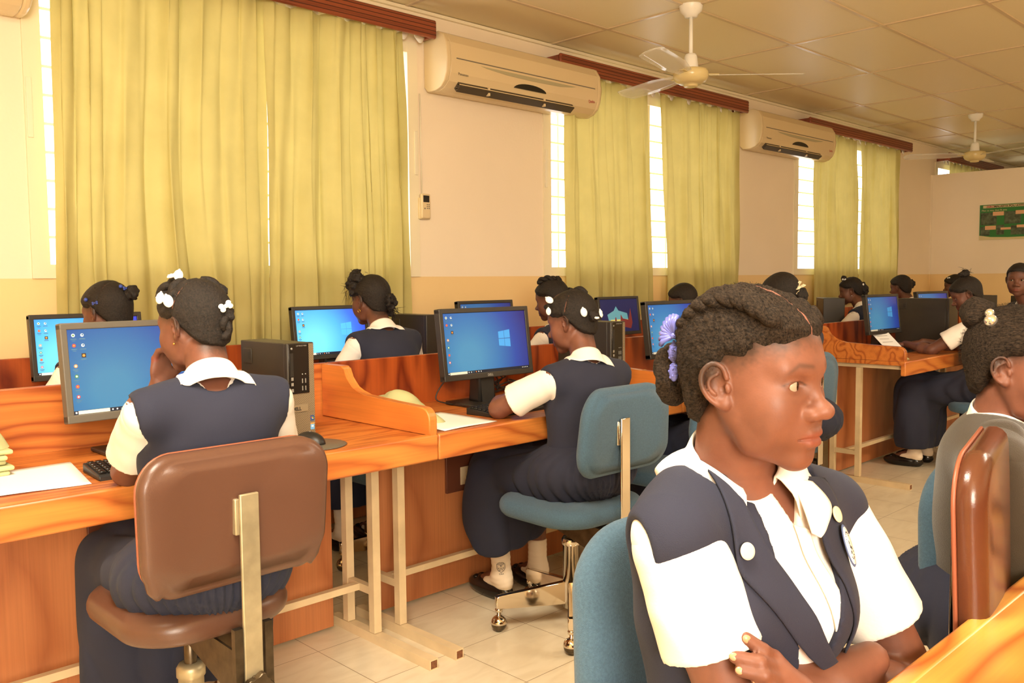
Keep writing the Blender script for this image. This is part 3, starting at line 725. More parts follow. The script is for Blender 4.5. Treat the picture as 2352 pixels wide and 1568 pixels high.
def tower(loc, yaw, label, detail=True, H=0.303, Wd=0.096, D=0.30):
    t = thing('computer_tower', label, 'computer', loc, math.radians(yaw), 'black desktop computer towers')
    MB().box((-D, -Wd/2+0.002, 0.004), (-0.022, Wd/2-0.002, H), 0.003).build('case', MT['case'], t)
    MB().box((-0.022, -Wd/2, 0.006), (0, Wd/2, H+0.001), 0.004).build('front_bezel', MT['case'], t)
    if detail:
        MB().box((0.0, -Wd/2+0.003, 0.014), (0.0015, Wd/2-0.003, H-0.003)).build('vent_grille', MT['vent'], t)
        MB().box((0.0, -Wd/2+0.003, 0.145), (0.004, Wd/2-0.021, H-0.001), 0.002).build('drive_panel', MT['blackgl'], t)
        MB().box((0.004, -Wd/2+0.008, 0.20), (0.0048, -Wd/2+0.019, H-0.03)).build('disc_drive', MT['black'], t)
        MB().lathe([(0.0035, 0.0042), (0.0035, 0.0052), (0.002, 0.0054)], (0, -Wd/2+0.014, H-0.016), 12, 'x').build('power_button', MT['silver'], t)
        b = MB()
        for y in (0.0, 0.011):
            for z in (0.155, 0.178): b.box((0.004, y-0.002+0.002, z), (0.0052, y+0.003, z+0.014))
            b.lathe([(0.002, 0.004), (0.002, 0.0052)], (0, y+0.002, 0.206), 10, 'x')
        b.build('port', MT['silver'], t)
        b = MB()
        for z in (0.152, 0.171, 0.188): b.box((0.0045, -Wd/2+0.010, z), (0.0052, -Wd/2+0.018, z+0.010))
        b.build('drive_mark', MT['silver'], t)
        MB().box((0.0015, -Wd/2+0.005, 0.088), (0.004, Wd/2-0.028, 0.110), 0.001).build('name_plate', MT['bronze'], t)
        text_obj('maker_letters', 'DELL', 0.015, MT['black'], frame((0.0042, -Wd/2+0.010, 0.0935), (0, 1, 0), (0, 0, 1), (1, 0, 0)), t, bold=0.0004)
        text_obj('model_text', 'OPTIPLEX 9020', 0.0055, MT['silver'], frame((0.0042, -Wd/2+0.03, H-0.010), (0, 1, 0), (0, 0, 1), (1, 0, 0)), t)
        s1 = MB(); s1.box((0.0015, Wd/2-0.020, 0.055), (0.002, Wd/2-0.006, 0.073)).build('system_sticker', plain('dark blue sticker', srgb(60, 80, 120), 0.3), t)
        b = MB()
        for i, (y, z) in enumerate(((0, 0), (1, 0), (0, 1), (1, 1))): b.mi = i; b.box((0.002, Wd/2-0.0165+0.0036*y, 0.061+0.0036*z), (0.0023, Wd/2-0.0133+0.0036*y, 0.0642+0.0036*z))
        b.build('sticker_mark', [plain('st blue', srgb(70, 130, 220), .3), plain('st yellow', srgb(240, 200, 60), .3), plain('st red', srgb(220, 80, 50), .3), plain('st green', srgb(110, 180, 60), .3)], t)
        b = MB(); b.box((0.0015, Wd/2-0.020, 0.028), (0.002, Wd/2-0.006, 0.049)); b.mi = 1; b.box((0.002, Wd/2-0.020, 0.045), (0.0022, Wd/2-0.006, 0.049)); b.mi = 2; b.box((0.002, Wd/2-0.0165, 0.036), (0.0022, Wd/2-0.0095, 0.041))
        b.build('processor_sticker', [plain('st sky', srgb(110, 170, 220), .3), plain('st orange', srgb(226, 150, 60), .3), MT['paper']], t)
    # side latch
    b = MB().box((-D+0.02, -Wd/2-0.0005, H-0.075), (-D+0.075, -Wd/2+0.003, H-0.025), 0.002); b.mi = 1; b.box((-D+0.052, -Wd/2-0.001, H-0.062), (-D+0.070, -Wd/2+0.003, H-0.036))
    b.build('side_latch', [MT['case'], MT['black']], t)
    return t
tower((-2.425, 1.447, ZT), 0, 'bronze-fronted black tower right of the girl on the brown chair')
tower((-2.33, 2.90, ZT), 0, 'black tower right behind the centre girl\'s back', H=0.315)
tower((-3.52, 2.88, ZT), 0, 'all-black tower standing behind the middle desk, near the wall', detail=False, H=0.32)
tower((-2.20, 6.38, ZT), 0, 'wide dark tower side on the far right desk', detail=False, H=0.34, D=0.36, Wd=0.17)
tower((-3.35, 7.0, ZT), -55, 'dark tower before the girl with white beads on her topknot', detail=False, H=0.32, D=0.40, Wd=0.17)
tower((-2.5, 8.0, ZT), -50, 'low dark computer box between the two far heads', detail=False, H=0.33, D=0.40, Wd=0.17)
tower((-2.26, 8.65, ZT), -50, 'dark computer edge left of the girl facing the camera', detail=False, H=0.31, D=0.40, Wd=0.17)

def keyboard(loc, yaw, label):
    t = thing('keyboard', label, 'keyboard', loc, math.radians(yaw), 'black keyboards')
    # local: length along y, front edge at +x
    MB().prism([(-0.075, 0.0), (-0.075, 0.024), (0.06, 0.014), (0.072, 0.010), (0.072, 0.0)], -0.22, 0.22, 'xz', 0.003).build('keyboard_base', MT['black'], t)
    for r in range(6):
        b = MB(); x = -0.065+r*0.0205; z = 0.0235-(x+0.075)*0.074; y = -0.213
        rr = random.Random(r*3+1)
        while y < 0.205:
            w = 0.017 if rr.random() < 0.86 else 0.030
            if r == 5 and abs(y+0.10) < 0.02: w = 0.10
            b.box((x, y, z-0.001), (x+0.017, y+w, z+0.0065), 0.002, 1); y += w+0.0025
        b.build('key_row', MT['blackgl'], t)
    return t
keyboard((-2.335, 1.005, ZT), -4, 'black keyboard under the elbow of the girl on the brown chair')
keyboard((-2.37, 2.36, ZT), 4, 'black keyboard in front of the centre screen')
keyboard((-2.36, 6.05, ZT), 0, 'keyboard under the hands of the girl with the high bun')

def mouse():
    t = thing('computer_mouse', 'black mouse on a round pad beside the brown chair\'s top corner', 'mouse', (-2.33, 1.415, ZT+0.004), math.radians(15))
    MB().sphere((0, 0, 0), 1, 24, 16, (0.056, 0.032, 0.036)).build('mouse_shell', MT['black'], t)
    for v in t.children[0].data.vertices:
        if v.co.z < 0: v.co.z *= 0.02
    MB().lathe([(0.004, 0.033), (0.004, 0.037)], (0, 0, 0), 10).build('scroll_wheel', MT['greytext'], t)
    tag(MB().lathe([(0.095, 0), (0.10, 0.002), (0.095, 0.004)], (-2.31, 1.415, ZT), 40).build('mouse_pad', MT['greyplastic']), 'round dark mouse pad under the mouse', 'mouse pad')
mouse()

def paper(pts, label):
    P = [Vector((x, y, ZT+0.003)) for x, y in pts]
    def fn(u, v):
        p = (P[0]*(1-u)+P[1]*u)*(1-v)+(P[3]*(1-u)+P[2]*u)*v
        p.z += 0.0012*math.sin(5*u+3*v)+0.002*u*u*v
        return p
    return tag(MB().grid(fn, 10, 10, 0.0006).build('paper_sheet', MT['paper']), label, 'paper', 'loose white papers on the desks')
paper([(-2.285, 0.50), (-2.262, 0.757), (-2.565, 0.805), (-2.60, 0.53)], 'blank white paper on the leftmost desk')
paper([(-2.20, 1.84), (-2.225, 2.10), (-2.52, 2.085), (-2.49, 1.80+0.05)], 'blank white paper beside the curved wooden divider of the middle desk')
def held_paper():
    t = thing('worksheet', 'printed worksheet leaning against the screen of the far right desk', 'paper', (-2.30, 5.72, ZT+0.002), math.radians(-20))
    R = Matrix.Rotation(math.radians(-42), 3, 'Y')
    MB().box((-0.22, -0.075, 0), (0.0, 0.075, 0.0008), rot=Matrix.Rotation(math.radians(38), 3, 'Y'), piv=(0, 0, 0)).build('sheet', MT['paper'], t)
    b = MB()
    for k in range(4): b.box((-0.20+0.03*k, -0.05, 0.0012), (-0.197+0.03*k, 0.03+0.01*(k % 2), 0.0014), rot=Matrix.Rotation(math.radians(38), 3, 'Y'), piv=(0, 0, 0))
    b.build('printed_line', MT['greytext'], t)
held_paper()

def dust_cover(loc, yaw, label, L=0.36, Wd=0.16, Hh=0.10, seed=1):
    """soft heap of folded cloth"""
    rnd = random.Random(seed); o1, o2 = rnd.uniform(0, 9), rnd.uniform(0, 9)
    def fn(u, v):
        a = u*2*PI; r = v
        x = math.cos(a)*r*L/2; y = math.sin(a)*r*Wd/2
        n = mnoise.noise(Vector((x*7+o1, y*7+o2, 0)))
        z = Hh*(1-r**2.6)*(0.72+0.5*n)*(1.15-0.55*(x/L+0.5))
        z += 0.006*abs(math.sin(x*26+16*y+9*n))*(1-r**4)
        return Vector((x*(1+0.12*n), y*(1+0.15*n), max(z, 0.0)+0.001*(1-r)))
    b = MB().grid(fn, 56, 22, 0, closed_u=True)
    o = b.build('cloth_cover', MT['cloth'], None)
    o.location = loc; o.rotation_euler = (0, 0, math.radians(yaw))
    return tag(o, label, 'cloth', 'pale olive cloth covers left on the desks')
dust_cover((-2.56, 1.945, ZT), -2, 'crumpled pale olive cloth behind the curved divider of the middle desk', 0.44, 0.17, 0.105, 2)
dust_cover((-2.50, 3.24, ZT), 0, 'pale olive cloth behind the divider right of the centre girl', 0.40, 0.16, 0.10, 4)
dust_cover((-2.30, 5.32, ZT), 12, 'pale olive cloth behind the end panel of the far right desk', 0.40, 0.14, 0.105, 6)
dust_cover((-3.66, 0.72, ZT+0.02), 80, 'pale olive cloth on the back row desk at the left edge', 0.55, 0.30, 0.13, 9)
dust_cover((-3.62, 4.56, ZT), 0, 'pale olive cloth glimpsed under the night landscape screen', 0.3, 0.16, 0.12, 12)
def folded_pile():
    t = thing('folded_cloth_pile', 'pile of folded pale olive cloth at the left edge of the photo', 'cloth', (-2.60, 0.56, ZT))
    for k in range(5):
        w = 0.004*math.sin(k*2.4)
        MB().box((-0.085+w, -0.14, 0.002+k*0.0135), (0.085+w*2, 0.085+0.010*math.sin(k*1.9), 0.0145+k*0.0135), 0.006, 3).build('fold', MT['cloth'], t)
    def top(u, v):
        a = u*2*PI; r = v; n = mnoise.noise(Vector((math.cos(a)*r*1.8, math.sin(a)*r*1.8, 3)))
        x = math.cos(a)*r*0.098; y = -0.025+math.sin(a)*r*0.125*(1+0.12*math.cos(a))
        z = 0.066+0.085*(1-r**5)*(0.9+0.7*n)*(1.0-0.35*(y+0.02)/0.155)+0.006*math.sin(26*y+8*x)*(1-r**3)
        return Vector((x, y, max(z, 0.069)))
    MB().grid(top, 56, 20, 0, closed_u=True).build('crumpled_top', MT['cloth'], t)
folded_pile()

def cable(pts, r, label, name='cable', mat='black', seed=0, group='computer cables'):
    P = [Vector(p) for p in pts]; out = []
    for i in range(len(P)-1):
        p0 = P[max(0, i-1)]; p1 = P[i]; p2 = P[i+1]; p3 = P[min(len(P)-1, i+2)]
        for k in range(8):
            s = k/8; out.append(0.5*((2*p1)+(p2-p0)*s+(2*p0-5*p1+4*p2-p3)*s*s+(3*p1-p0-3*p2+p3)*s**3))
    out.append(P[-1])
    return tag(MB().tube(out, r, 7).build(name, MT[mat]), label, 'cable', group)
rnd = random.Random(4)
for k in range(6):
    y = 2.52+0.03*k
    pts = [(-2.64, 2.40+0.02*k, 0.90-0.01*k), (-2.66, 2.46+0.02*k, 0.80+0.008*k)]
    for j in range(6): pts.append((-2.70+rnd.uniform(-.03, .05), 2.52+0.07*j+rnd.uniform(-.03, .03), ZT+0.012+0.006*k+rnd.uniform(0, .03)))
    cable(pts, 0.0032, 'one strand of the tangled black cables right of the centre screen\'s stand', group='tangled black cables by the centre screen')
cable([(-2.62, 2.32, 0.92), (-2.70, 2.27, 0.85), (-2.72, 2.23, 0.775), (-2.66, 2.25, 0.756), (-2.6, 2.27, 0.755)], 0.0028, 'thin black cable looping down left of the centre screen\'s stand')
cable([(-2.60, 1.05, 0.88), (-2.62, 1.10, 0.84), (-2.66, 1.14, 0.80), (-2.72, 1.17, 0.76)], 0.004, 'black cable hanging under the grey-framed screen')
cable([(-2.655, 2.44, 0.60), (-2.62, 2.44, 0.50), (-2.64, 2.475, 0.452), (-2.648, 2.48, 0.46)], 0.005, 'black plug lead at the power sockets under the middle desk')
cable([(-2.655, 2.50, 0.62), (-2.60, 2.52, 0.50), (-2.63, 2.535, 0.455), (-2.648, 2.53, 0.46)], 0.005, 'second black plug lead at the power sockets under the middle desk')
cable([(-2.68, 4.1, 0.76), (-2.66, 4.16, 0.62), (-2.60, 4.18, 0.45), (-2.6, 4.2, 0.3)], 0.004, 'black lead hanging under the desk right of the middle one')

# ------------------------------------------------------------ chairs
def rr_poly(w, h, r, n=8, taper=0.0, sag=0.0):
    """rounded rectangle, centred, width w, height h; taper widens the top"""
    out = []
    for (sx, sy, a0) in ((1, -1, -PI/2), (1, 1, 0), (-1, 1, PI/2), (-1, -1, PI)):
        for k in range(n+1):
            a = a0+k*(PI/2)/n
            x = sx*(w/2-r)+r*math.cos(a); y = sy*(h/2-r)+r*math.sin(a)
            out.append((x*(1+taper*(y/h)), y))
    return out
def cushion(name, w, h, t, r, mat, parent, M4, curve=0.0, dome=0.35, taper=0.0, bulge=0.012, wav=None):
    """padded slab in local XY, thickness along Z, bent about Y"""
    P = rr_poly(w, h, r, 10, taper); n = len(P); b = MB(); rings = []
    prof = []
    for a in np.linspace(-PI/2, PI/2, 9):
        prof.append((1-0.0, math.cos(a), math.sin(a)))
    edge = t/2
    def pt(x, y, z):
        z2 = z + curve*(x/(w/2))**2
        if wav: y = y+wav(x, y, z)
        return M4 @ Vector((x, y, z2))
    lay = []
    for k, sc in enumerate((0.0, 0.35, 0.7, 0.88)):     # bottom face inward to outward
        lay.append([(x*sc, y*sc, -edge-bulge*0.25*(1-sc*sc)) for x, y in P] if sc else None)
    rim = []
    for a in np.linspace(-PI/2, PI/2, 8):
        dx = edge*dome*(math.cos(a)-1)*2.0
        rim.append([(x*(1+dx/(w/2)), y*(1+dx/(h/2)), edge*math.sin(a)) for x, y in P])
    up = [[(x*sc, y*sc, edge+bulge*(1-sc*sc)) for x, y in P] for sc in (0.88, 0.7, 0.35)]
    rings = lay[1:]+rim+up
    R = [[b.bm.verts.new(pt(*p)) for p in ring] for ring in rings]
    c0 = b.bm.verts.new(pt(0, 0, -edge-bulge*0.25)); c1 = b.bm.verts.new(pt(0, 0, edge+bulge))
    fs = []
    for i in range(len(R)-1):
        for k in range(n): fs.append(b.bm.faces.new((R[i][k], R[i][(k+1) % n], R[i+1][(k+1) % n], R[i+1][k])))
    for k in range(n):
        fs.append(b.bm.faces.new((c0, R[0][(k+1) % n], R[0][k]))); fs.append(b.bm.faces.new((c1, R[-1][k], R[-1][(k+1) % n])))
    b._tag(fs, True)
    return b.build(name, mat, parent)
def chair(loc, rotz, label, style='blue', back_rot=0.0, seat_z=0.46, seat_rot=0.0, base_rot=0.3, post_len=None, back_h=0.36, back_w=0.42, back_top=0.93, legs=5, group=None, back_y=-0.225, tilt=6, post_x=0.0):
    """faces local +y"""
    t = thing('office_chair', label, 'chair', loc, rotz, group)
    cm = {'blue': MT['bluefab'], 'brown': MT['vinyl'], 'dark': MT['vinyldark']}[style]
    metal = MT['nickel'] if style == 'brown' else MT['chrome']
    S = Matrix.Translation((0, 0.0, seat_z-0.035))
    cushion('seat', 0.40 if style == 'brown' else 0.45, 0.43, 0.062, 0.13, cm, t, S, 0, 0.35)
    if style == 'dark':
        pp = [S @ Vector((x, y, 0.026)) for x, y in rr_poly(0.448, 0.428, 0.13, 8)]
        if style == 'dark': MB().tube(pp, 0.004, 6, closed=True).build('seat_piping', MT['piping'], t)
    zc = back_top-back_h/2
    Bk = Matrix.Translation((0, back_y, zc)) @ Matrix.Rotation(back_rot, 4, 'Z') @ Matrix.Rotation(math.radians(90+tilt), 4, 'X')
    wav = None
    if style == 'brown':
        def wav(x, y, z):
            if y < -back_h*0.38: return -0.012*abs(math.sin(x*21+1.0))*min(1, (-y-back_h*0.38)/0.03)+(-0.014 if abs(x) > back_w*0.40 else 0)
            return 0.0
    cushion('backrest', back_w, back_h, 0.05 if style == 'blue' else 0.045, 0.095 if style == 'blue' else 0.075, cm, t, Bk, 0.010 if style == 'dark' else 0.028, 0.45, taper=(-0.10 if style == 'blue' else 0.05), wav=wav)
    if style != 'blue':
        pp = [Bk @ Vector((x, y, (0.018 if style == 'dark' else -0.016)+(0.010 if style == 'dark' else 0.028)*(x/(back_w/2))**2)) for x, y in rr_poly(back_w-0.008, back_h-0.008, 0.075, 8, 0.05)]
        MB().tube(pp, 0.0034, 8, closed=True).build('piping', MT['piping'], t)
    # post: flat bar behind the backrest
    yb = back_y-0.045; off = Vector((post_x, 0, 0))
    R = Matrix.Rotation(back_rot*0.3, 4, 'Z')
    top = zc+0.045; pw = 0.045
    zb = 0.30 if style == 'brown' else seat_z-0.10
    pts = [Vector((post_x, yb-0.008, top)), Vector((post_x, yb-0.004, zb))]
    b = MB(); b.box((post_x-pw/2, yb-0.010, zb), (post_x+pw/2, yb-0.001, top), 0.003); b.build('back_post', metal, t)
    MB().box((post_x-0.030, yb, top-0.09), (post_x-0.018, yb+0.022, top-0.01), 0.003).build('post_clip', metal, t)
    b = MB()
    b.prism([(yb+0.002, seat_z-0.19), (yb+0.03, seat_z-0.19), (0.06, seat_z-0.105), (0.06, seat_z-0.07), (yb+0.002, seat_z-0.08)], post_x-0.032, post_x-0.026, 'yz')
    b.prism([(yb+0.002, seat_z-0.19), (yb+0.03, seat_z-0.19), (0.06, seat_z-0.105), (0.06, seat_z-0.07), (yb+0.002, seat_z-0.08)], post_x+0.026, post_x+0.032, 'yz')
    b.box((post_x-0.10, -0.10, seat_z-0.078), (post_x+0.10, 0.10, seat_z-0.066))
    if style == 'brown': b.box((post_x-0.045, yb-0.012, seat_z-0.20), (post_x-0.026, yb+0.004, seat_z-0.02)); b.box((post_x+0.026, yb-0.012, seat_z-0.20), (post_x+0.045, yb+0.004, seat_z-0.02))
    b.build('tilt_bracket', MT['darkmetal'], t)
    kb = MB(); kpts = []
    for k in range(40):
        a = k*2*PI/40; kpts.append((0.030+0.005*math.cos(5*a), a))
    kb.prism([(post_x+r*math.cos(a), seat_z-0.155+r*math.sin(a)) for r, a in kpts], yb-0.036, yb-0.018, 'xz', 0.003)
    kb.lathe([(0.008, yb-0.02), (0.008, yb-0.008)], (post_x, 0, seat_z-0.155), 12, 'y')
    kb.build('adjusting_knob', MT['darkmetal'], t)
    # column
    MB().lathe([(0.015, 0.20), (0.015, seat_z-0.075)], n=16).build('screw_column', MT['darkmetal'], t)
    MB().lathe([(0.030, 0.062), (0.030, 0.29), (0.034, 0.292), (0.034, 0.312), (0.028, 0.322), (0.016, 0.324)], n=24).build('column', MT['chrome'] if style != 'brown' else metal, t)
    for k in range(legs):
        a = base_rot+k*2*PI/legs; c, s = math.cos(a), math.sin(a); R3 = Matrix.Rotation(a, 3, 'Z')
        b = MB(); q = [(0.020, 0.075), (0.27, 0.082), (0.282, 0.086), (0.282, 0.125), (0.27, 0.128), (0.020, 0.160)]
        b.prism(q, -0.0125, 0.0125, 'xz', 0.004)
        for v in b.bm.verts: v.co = R3 @ v.co
        b.build('base_leg', MT['chrome'], t)
        p = Vector((c*0.27, s*0.27, 0))
        cs = MB().lathe([(0.008, 0.050), (0.008, 0.068), (0.013, 0.070), (0.014, 0.080), (0.010, 0.084)], p, 14)
        g = MB()
        o = cs.build('caster_stem', MT['chrome'], t)
        MB().sphere(p+Vector((0, 0, 0.0275)), 0.0272, 18, 14).build('caster_ball', MT['darkmetal'], t)
        h = MB(); prof = [(0.0290*math.cos(x), 0.0275+0.0290*math.sin(x)) for x in np.linspace(0.0, 1.45, 9)]
        rings = []
        h.grid(lambda u, v: p+Vector(((0.0292*math.cos(0.02+1.5*v)*math.cos(2*PI*u)), 0.0292*math.cos(0.02+1.5*v)*math.sin(2*PI*u), 0.0285+0.0292*math.sin(0.02+1.5*v))), 20, 8, 0.0015, closed_u=True)
        h.build('caster_hood', MT['chrome'], t)
    return t
chair((-2.045, 0.895, 0), math.radians(90), 'brown vinyl chair with a flat metal post, back turned to the camera at lower left', 'brown', seat_z=0.515, back_h=0.30, back_w=0.435, back_top=0.892, back_y=-0.245, back_rot=0, base_rot=0.5, tilt=3, post_x=0.012)
chair((-2.09, 2.33, 0), math.radians(88), 'blue fabric chair with chrome base at the centre of the photo', 'blue', seat_z=0.475, back_h=0.30, back_w=0.435, back_top=0.889, back_y=-0.230, base_rot=math.radians(152), tilt=6, legs=5, post_x=-0.03)
chair((-2.12, 3.03, 0), math.radians(90), 'blue fabric chair seen between the centre chair and the large girl', 'blue', seat_z=0.475, back_h=0.32, back_w=0.43, back_top=0.90, back_y=-0.20)
chair((-2.19, 3.91, 0), math.radians(90), 'blue chair whose edge shows right of the large girl\'s nose', 'blue', seat_z=0.46, back_h=0.33, back_w=0.38, back_top=0.89, back_y=-0.21)
chair((-1.83, 5.97, 0), math.radians(95), 'blue chair under the girl with the high bun', 'blue', seat_z=0.46, back_h=0.34, back_top=0.89, base_rot=0.2)
chair((-0.570, 1.145, 0), math.radians(-90), 'large blue chair supporting the girl in the foreground', 'blue', seat_z=0.43, back_h=0.40, back_w=0.40, back_top=0.878, back_y=-0.235, tilt=5)
chair((-0.262, 1.555, 0), math.radians(-78), 'glossy dark brown chair back standing at the right edge of the near desk', 'dark', seat_z=0.46, back_h=0.42, back_w=0.38, back_top=0.985, back_y=-0.20, tilt=2)
chair((-0.455, 2.035, 0), math.radians(-84), 'pale blue chair just behind the glossy brown chair at the right', 'blue', seat_z=0.44, back_h=0.36, back_w=0.36, back_top=0.85, back_y=-0.21, tilt=3)
for y, l in ((0.99, 'blue chair of the back row girl with blue hair ties'), (2.33, 'blue chair of the girl with the loose side bun'), (3.56, 'blue chair of the back row girl with the gold earring'), (4.8, 'blue chair of the head just left of the large girl'),
             (7.15, 'blue chair of the girl with white beads in her topknot'), (8.2, 'blue chair of the far girl with a small ponytail')):
    chair((-3.09, y, 0), math.radians(90), l, 'blue', seat_z=0.45, back_h=0.25, back_top=0.80, back_w=0.38, back_y=-0.14, group='blue chairs hidden behind the front row')
FINGERS = [[(-0.4985, 0.9026, 0.8036), (-0.4998, 0.8813, 0.819), (-0.5125, 0.8669, 0.8338)], [(-0.491, 0.8952, 0.796), (-0.4941, 0.8649, 0.8123), (-0.5164, 0.8497, 0.8167)], [(-0.4846, 0.8935, 0.7854), (-0.4876, 0.8632, 0.8004), (-0.5084, 0.8494, 0.8033)], [(-0.4805, 0.8963, 0.7715), (-0.483, 0.8695, 0.7874), (-0.4956, 0.8613, 0.792)]]
THUMB = [(-0.5093, 0.9071, 0.7425), (-0.5239, 0.8931, 0.7528)]

# ------------------------------------------------------------ distance-field modelling for people
f32 = np.float32
def V3(*a): return np.array(a, dtype=np.float64)
def nrm(v): v = np.asarray(v, float); return v/(np.linalg.norm(v)+1e-12)
def rotz(a): c, s = math.cos(a), math.sin(a); return np.array([[c, -s, 0], [s, c, 0], [0, 0, 1.0]])
def rotx(a): c, s = math.cos(a), math.sin(a); return np.array([[1.0, 0, 0], [0, c, -s], [0, s, c]])
def roty(a): c, s = math.cos(a), math.sin(a); return np.array([[c, 0, s], [0, 1.0, 0], [-s, 0, c]])
class Fr:
    """a frame: origin and rotation (columns are its axes)"""
    def __init__(s, o=(0, 0, 0), R=None, sc=1.0): s.o = V3(*o); s.R = np.eye(3) if R is None else np.asarray(R, float); s.sc = sc
    def p(s, *q): return s.o+s.R @ (V3(*q)*s.sc)
    def d(s, *q): return s.R @ V3(*q)
WORLD = Fr()
def cap(a, b, ra, rb, fr=WORLD):
    a = fr.p(*a); b = fr.p(*b); ra *= fr.sc; rb *= fr.sc; ba = b-a; L2 = float(ba @ ba)+1e-12
    m = max(ra, rb); lo = np.minimum(a, b)-m; hi = np.maximum(a, b)+m
    def ev(X, Y, Z):
        x = X-f32(a[0]); y = Y-f32(a[1]); z = Z-f32(a[2])
        t = np.clip((x*f32(ba[0])+y*f32(ba[1])+z*f32(ba[2]))/f32(L2), 0, 1)
        return np.sqrt((x-t*f32(ba[0]))**2+(y-t*f32(ba[1]))**2+(z-t*f32(ba[2]))**2)-(f32(ra)+f32(rb-ra)*t)
    return ev, lo, hi
def ell(c, r, fr=WORLD, rot=None):
    c = fr.p(*c); r = V3(*r)*fr.sc; R = fr.R if rot is None else fr.R @ rot
    ext = np.sqrt(((R*r)**2).sum(1)); lo = c-ext; hi = c+ext
    def ev(X, Y, Z):
        x = X-f32(c[0]); y = Y-f32(c[1]); z = Z-f32(c[2])
        u = [(f32(R[0, i])*x+f32(R[1, i])*y+f32(R[2, i])*z)/f32(r[i]) for i in range(3)]
        k0 = np.sqrt(u[0]**2+u[1]**2+u[2]**2); k1 = np.sqrt((u[0]/f32(r[0]))**2+(u[1]/f32(r[1]))**2+(u[2]/f32(r[2]))**2)+f32(1e-6)
        return k0*(k0-1)/k1
    return ev, lo, hi
def half(n, pt, fr=WORLD):
    """inside where (p-pt).n < 0"""
    n = nrm(fr.d(*n)); q = fr.p(*pt); k = float(n @ q)
    def ev(X, Y, Z): return X*f32(n[0])+Y*f32(n[1])+Z*f32(n[2])-f32(k)
    return ev, V3(-9, -9, -9), V3(9, 9, 9)
def boxp(lo_, hi_, r=0.0, fr=WORLD):
    c0 = (V3(*lo_)+V3(*hi_))/2; hs = ((V3(*hi_)-V3(*lo_))/2-r)*fr.sc; c = fr.p(*c0); R = fr.R; r = r*fr.sc
    ext = np.abs(R) @ (hs+r)
    def ev(X, Y, Z):
        x = X-f32(c[0]); y = Y-f32(c[1]); z = Z-f32(c[2])
        q = [np.abs(f32(R[0, i])*x+f32(R[1, i])*y+f32(R[2, i])*z)-f32(hs[i]) for i in range(3)]
        return np.sqrt(np.maximum(q[0], 0)**2+np.maximum(q[1], 0)**2+np.maximum(q[2], 0)**2)+np.minimum(np.maximum(q[0], np.maximum(q[1], q[2])), 0)-f32(r)
    return ev, c-ext, c+ext
def smin(a, b, k):
    if k <= 0: return np.minimum(a, b)
    h = np.maximum(f32(k)-np.abs(a-b), 0)/f32(k); return np.minimum(a, b)-h*h*f32(k*0.25)
def apply_ops(F, ax, ops, h, off=0.0):
    lo0 = np.array([a[0] for a in ax]); 
    for op, prim, k in ops:
        if op == 'f':
            F[...] = prim(F, ax[0][:, None, None], ax[1][None, :, None], ax[2][None, None, :]); continue
        ev, lo, hi = prim
        pad = max(k*2.0, 0.06)+2.5*h+abs(off)
        sl = []
        for i in range(3):
            a = int(np.searchsorted(ax[i], lo[i]-pad)); b = int(np.searchsorted(ax[i], hi[i]+pad))
            sl.append(slice(a, b))
        if any(s.stop <= s.start for s in sl):
            if op == 'i': F[...] = 9
            continue
        sub = F[sl[0], sl[1], sl[2]]
        D = ev(ax[0][sl[0]][:, None, None], ax[1][sl[1]][None, :, None], ax[2][sl[2]][None, None, :])
        if op == 'u': sub[...] = smin(sub, D, k)
        elif op == 's': sub[...] = -smin(-sub, D, k)
        elif op == 'i': sub[...] = -smin(-sub, -D, k)
    return F
def axes(lo, hi, h): return [np.arange(lo[i], hi[i]+h, h).astype(f32) for i in range(3)]
def evaluate(ops, lo, hi, h):
    ax = axes(lo, hi, h); F = np.full([len(a) for a in ax], 9, f32)
    return apply_ops(F, ax, ops, h), ax
def at_points(ops, P):
    P = np.asarray(P, f32); F = np.full(len(P), 9, f32); X, Y, Z = P[:, 0], P[:, 1], P[:, 2]
    for op, prim, k in ops:
        if op == 'f': F = prim(F, X, Y, Z); continue
        D = prim[0](X, Y, Z)
        if op == 'u': F = smin(F, D, k)
        elif op == 's': F = -smin(-F, D, k)
        else: F = -smin(-F, -D, k)
    return F
EDG = [(0, 1), (2, 3), (4, 5), (6, 7), (0, 2), (1, 3), (4, 6), (5, 7), (0, 4), (1, 5), (2, 6), (3, 7)]
CN = np.array([(i, j, k) for i in (0, 1) for j in (0, 1) for k in (0, 1)])
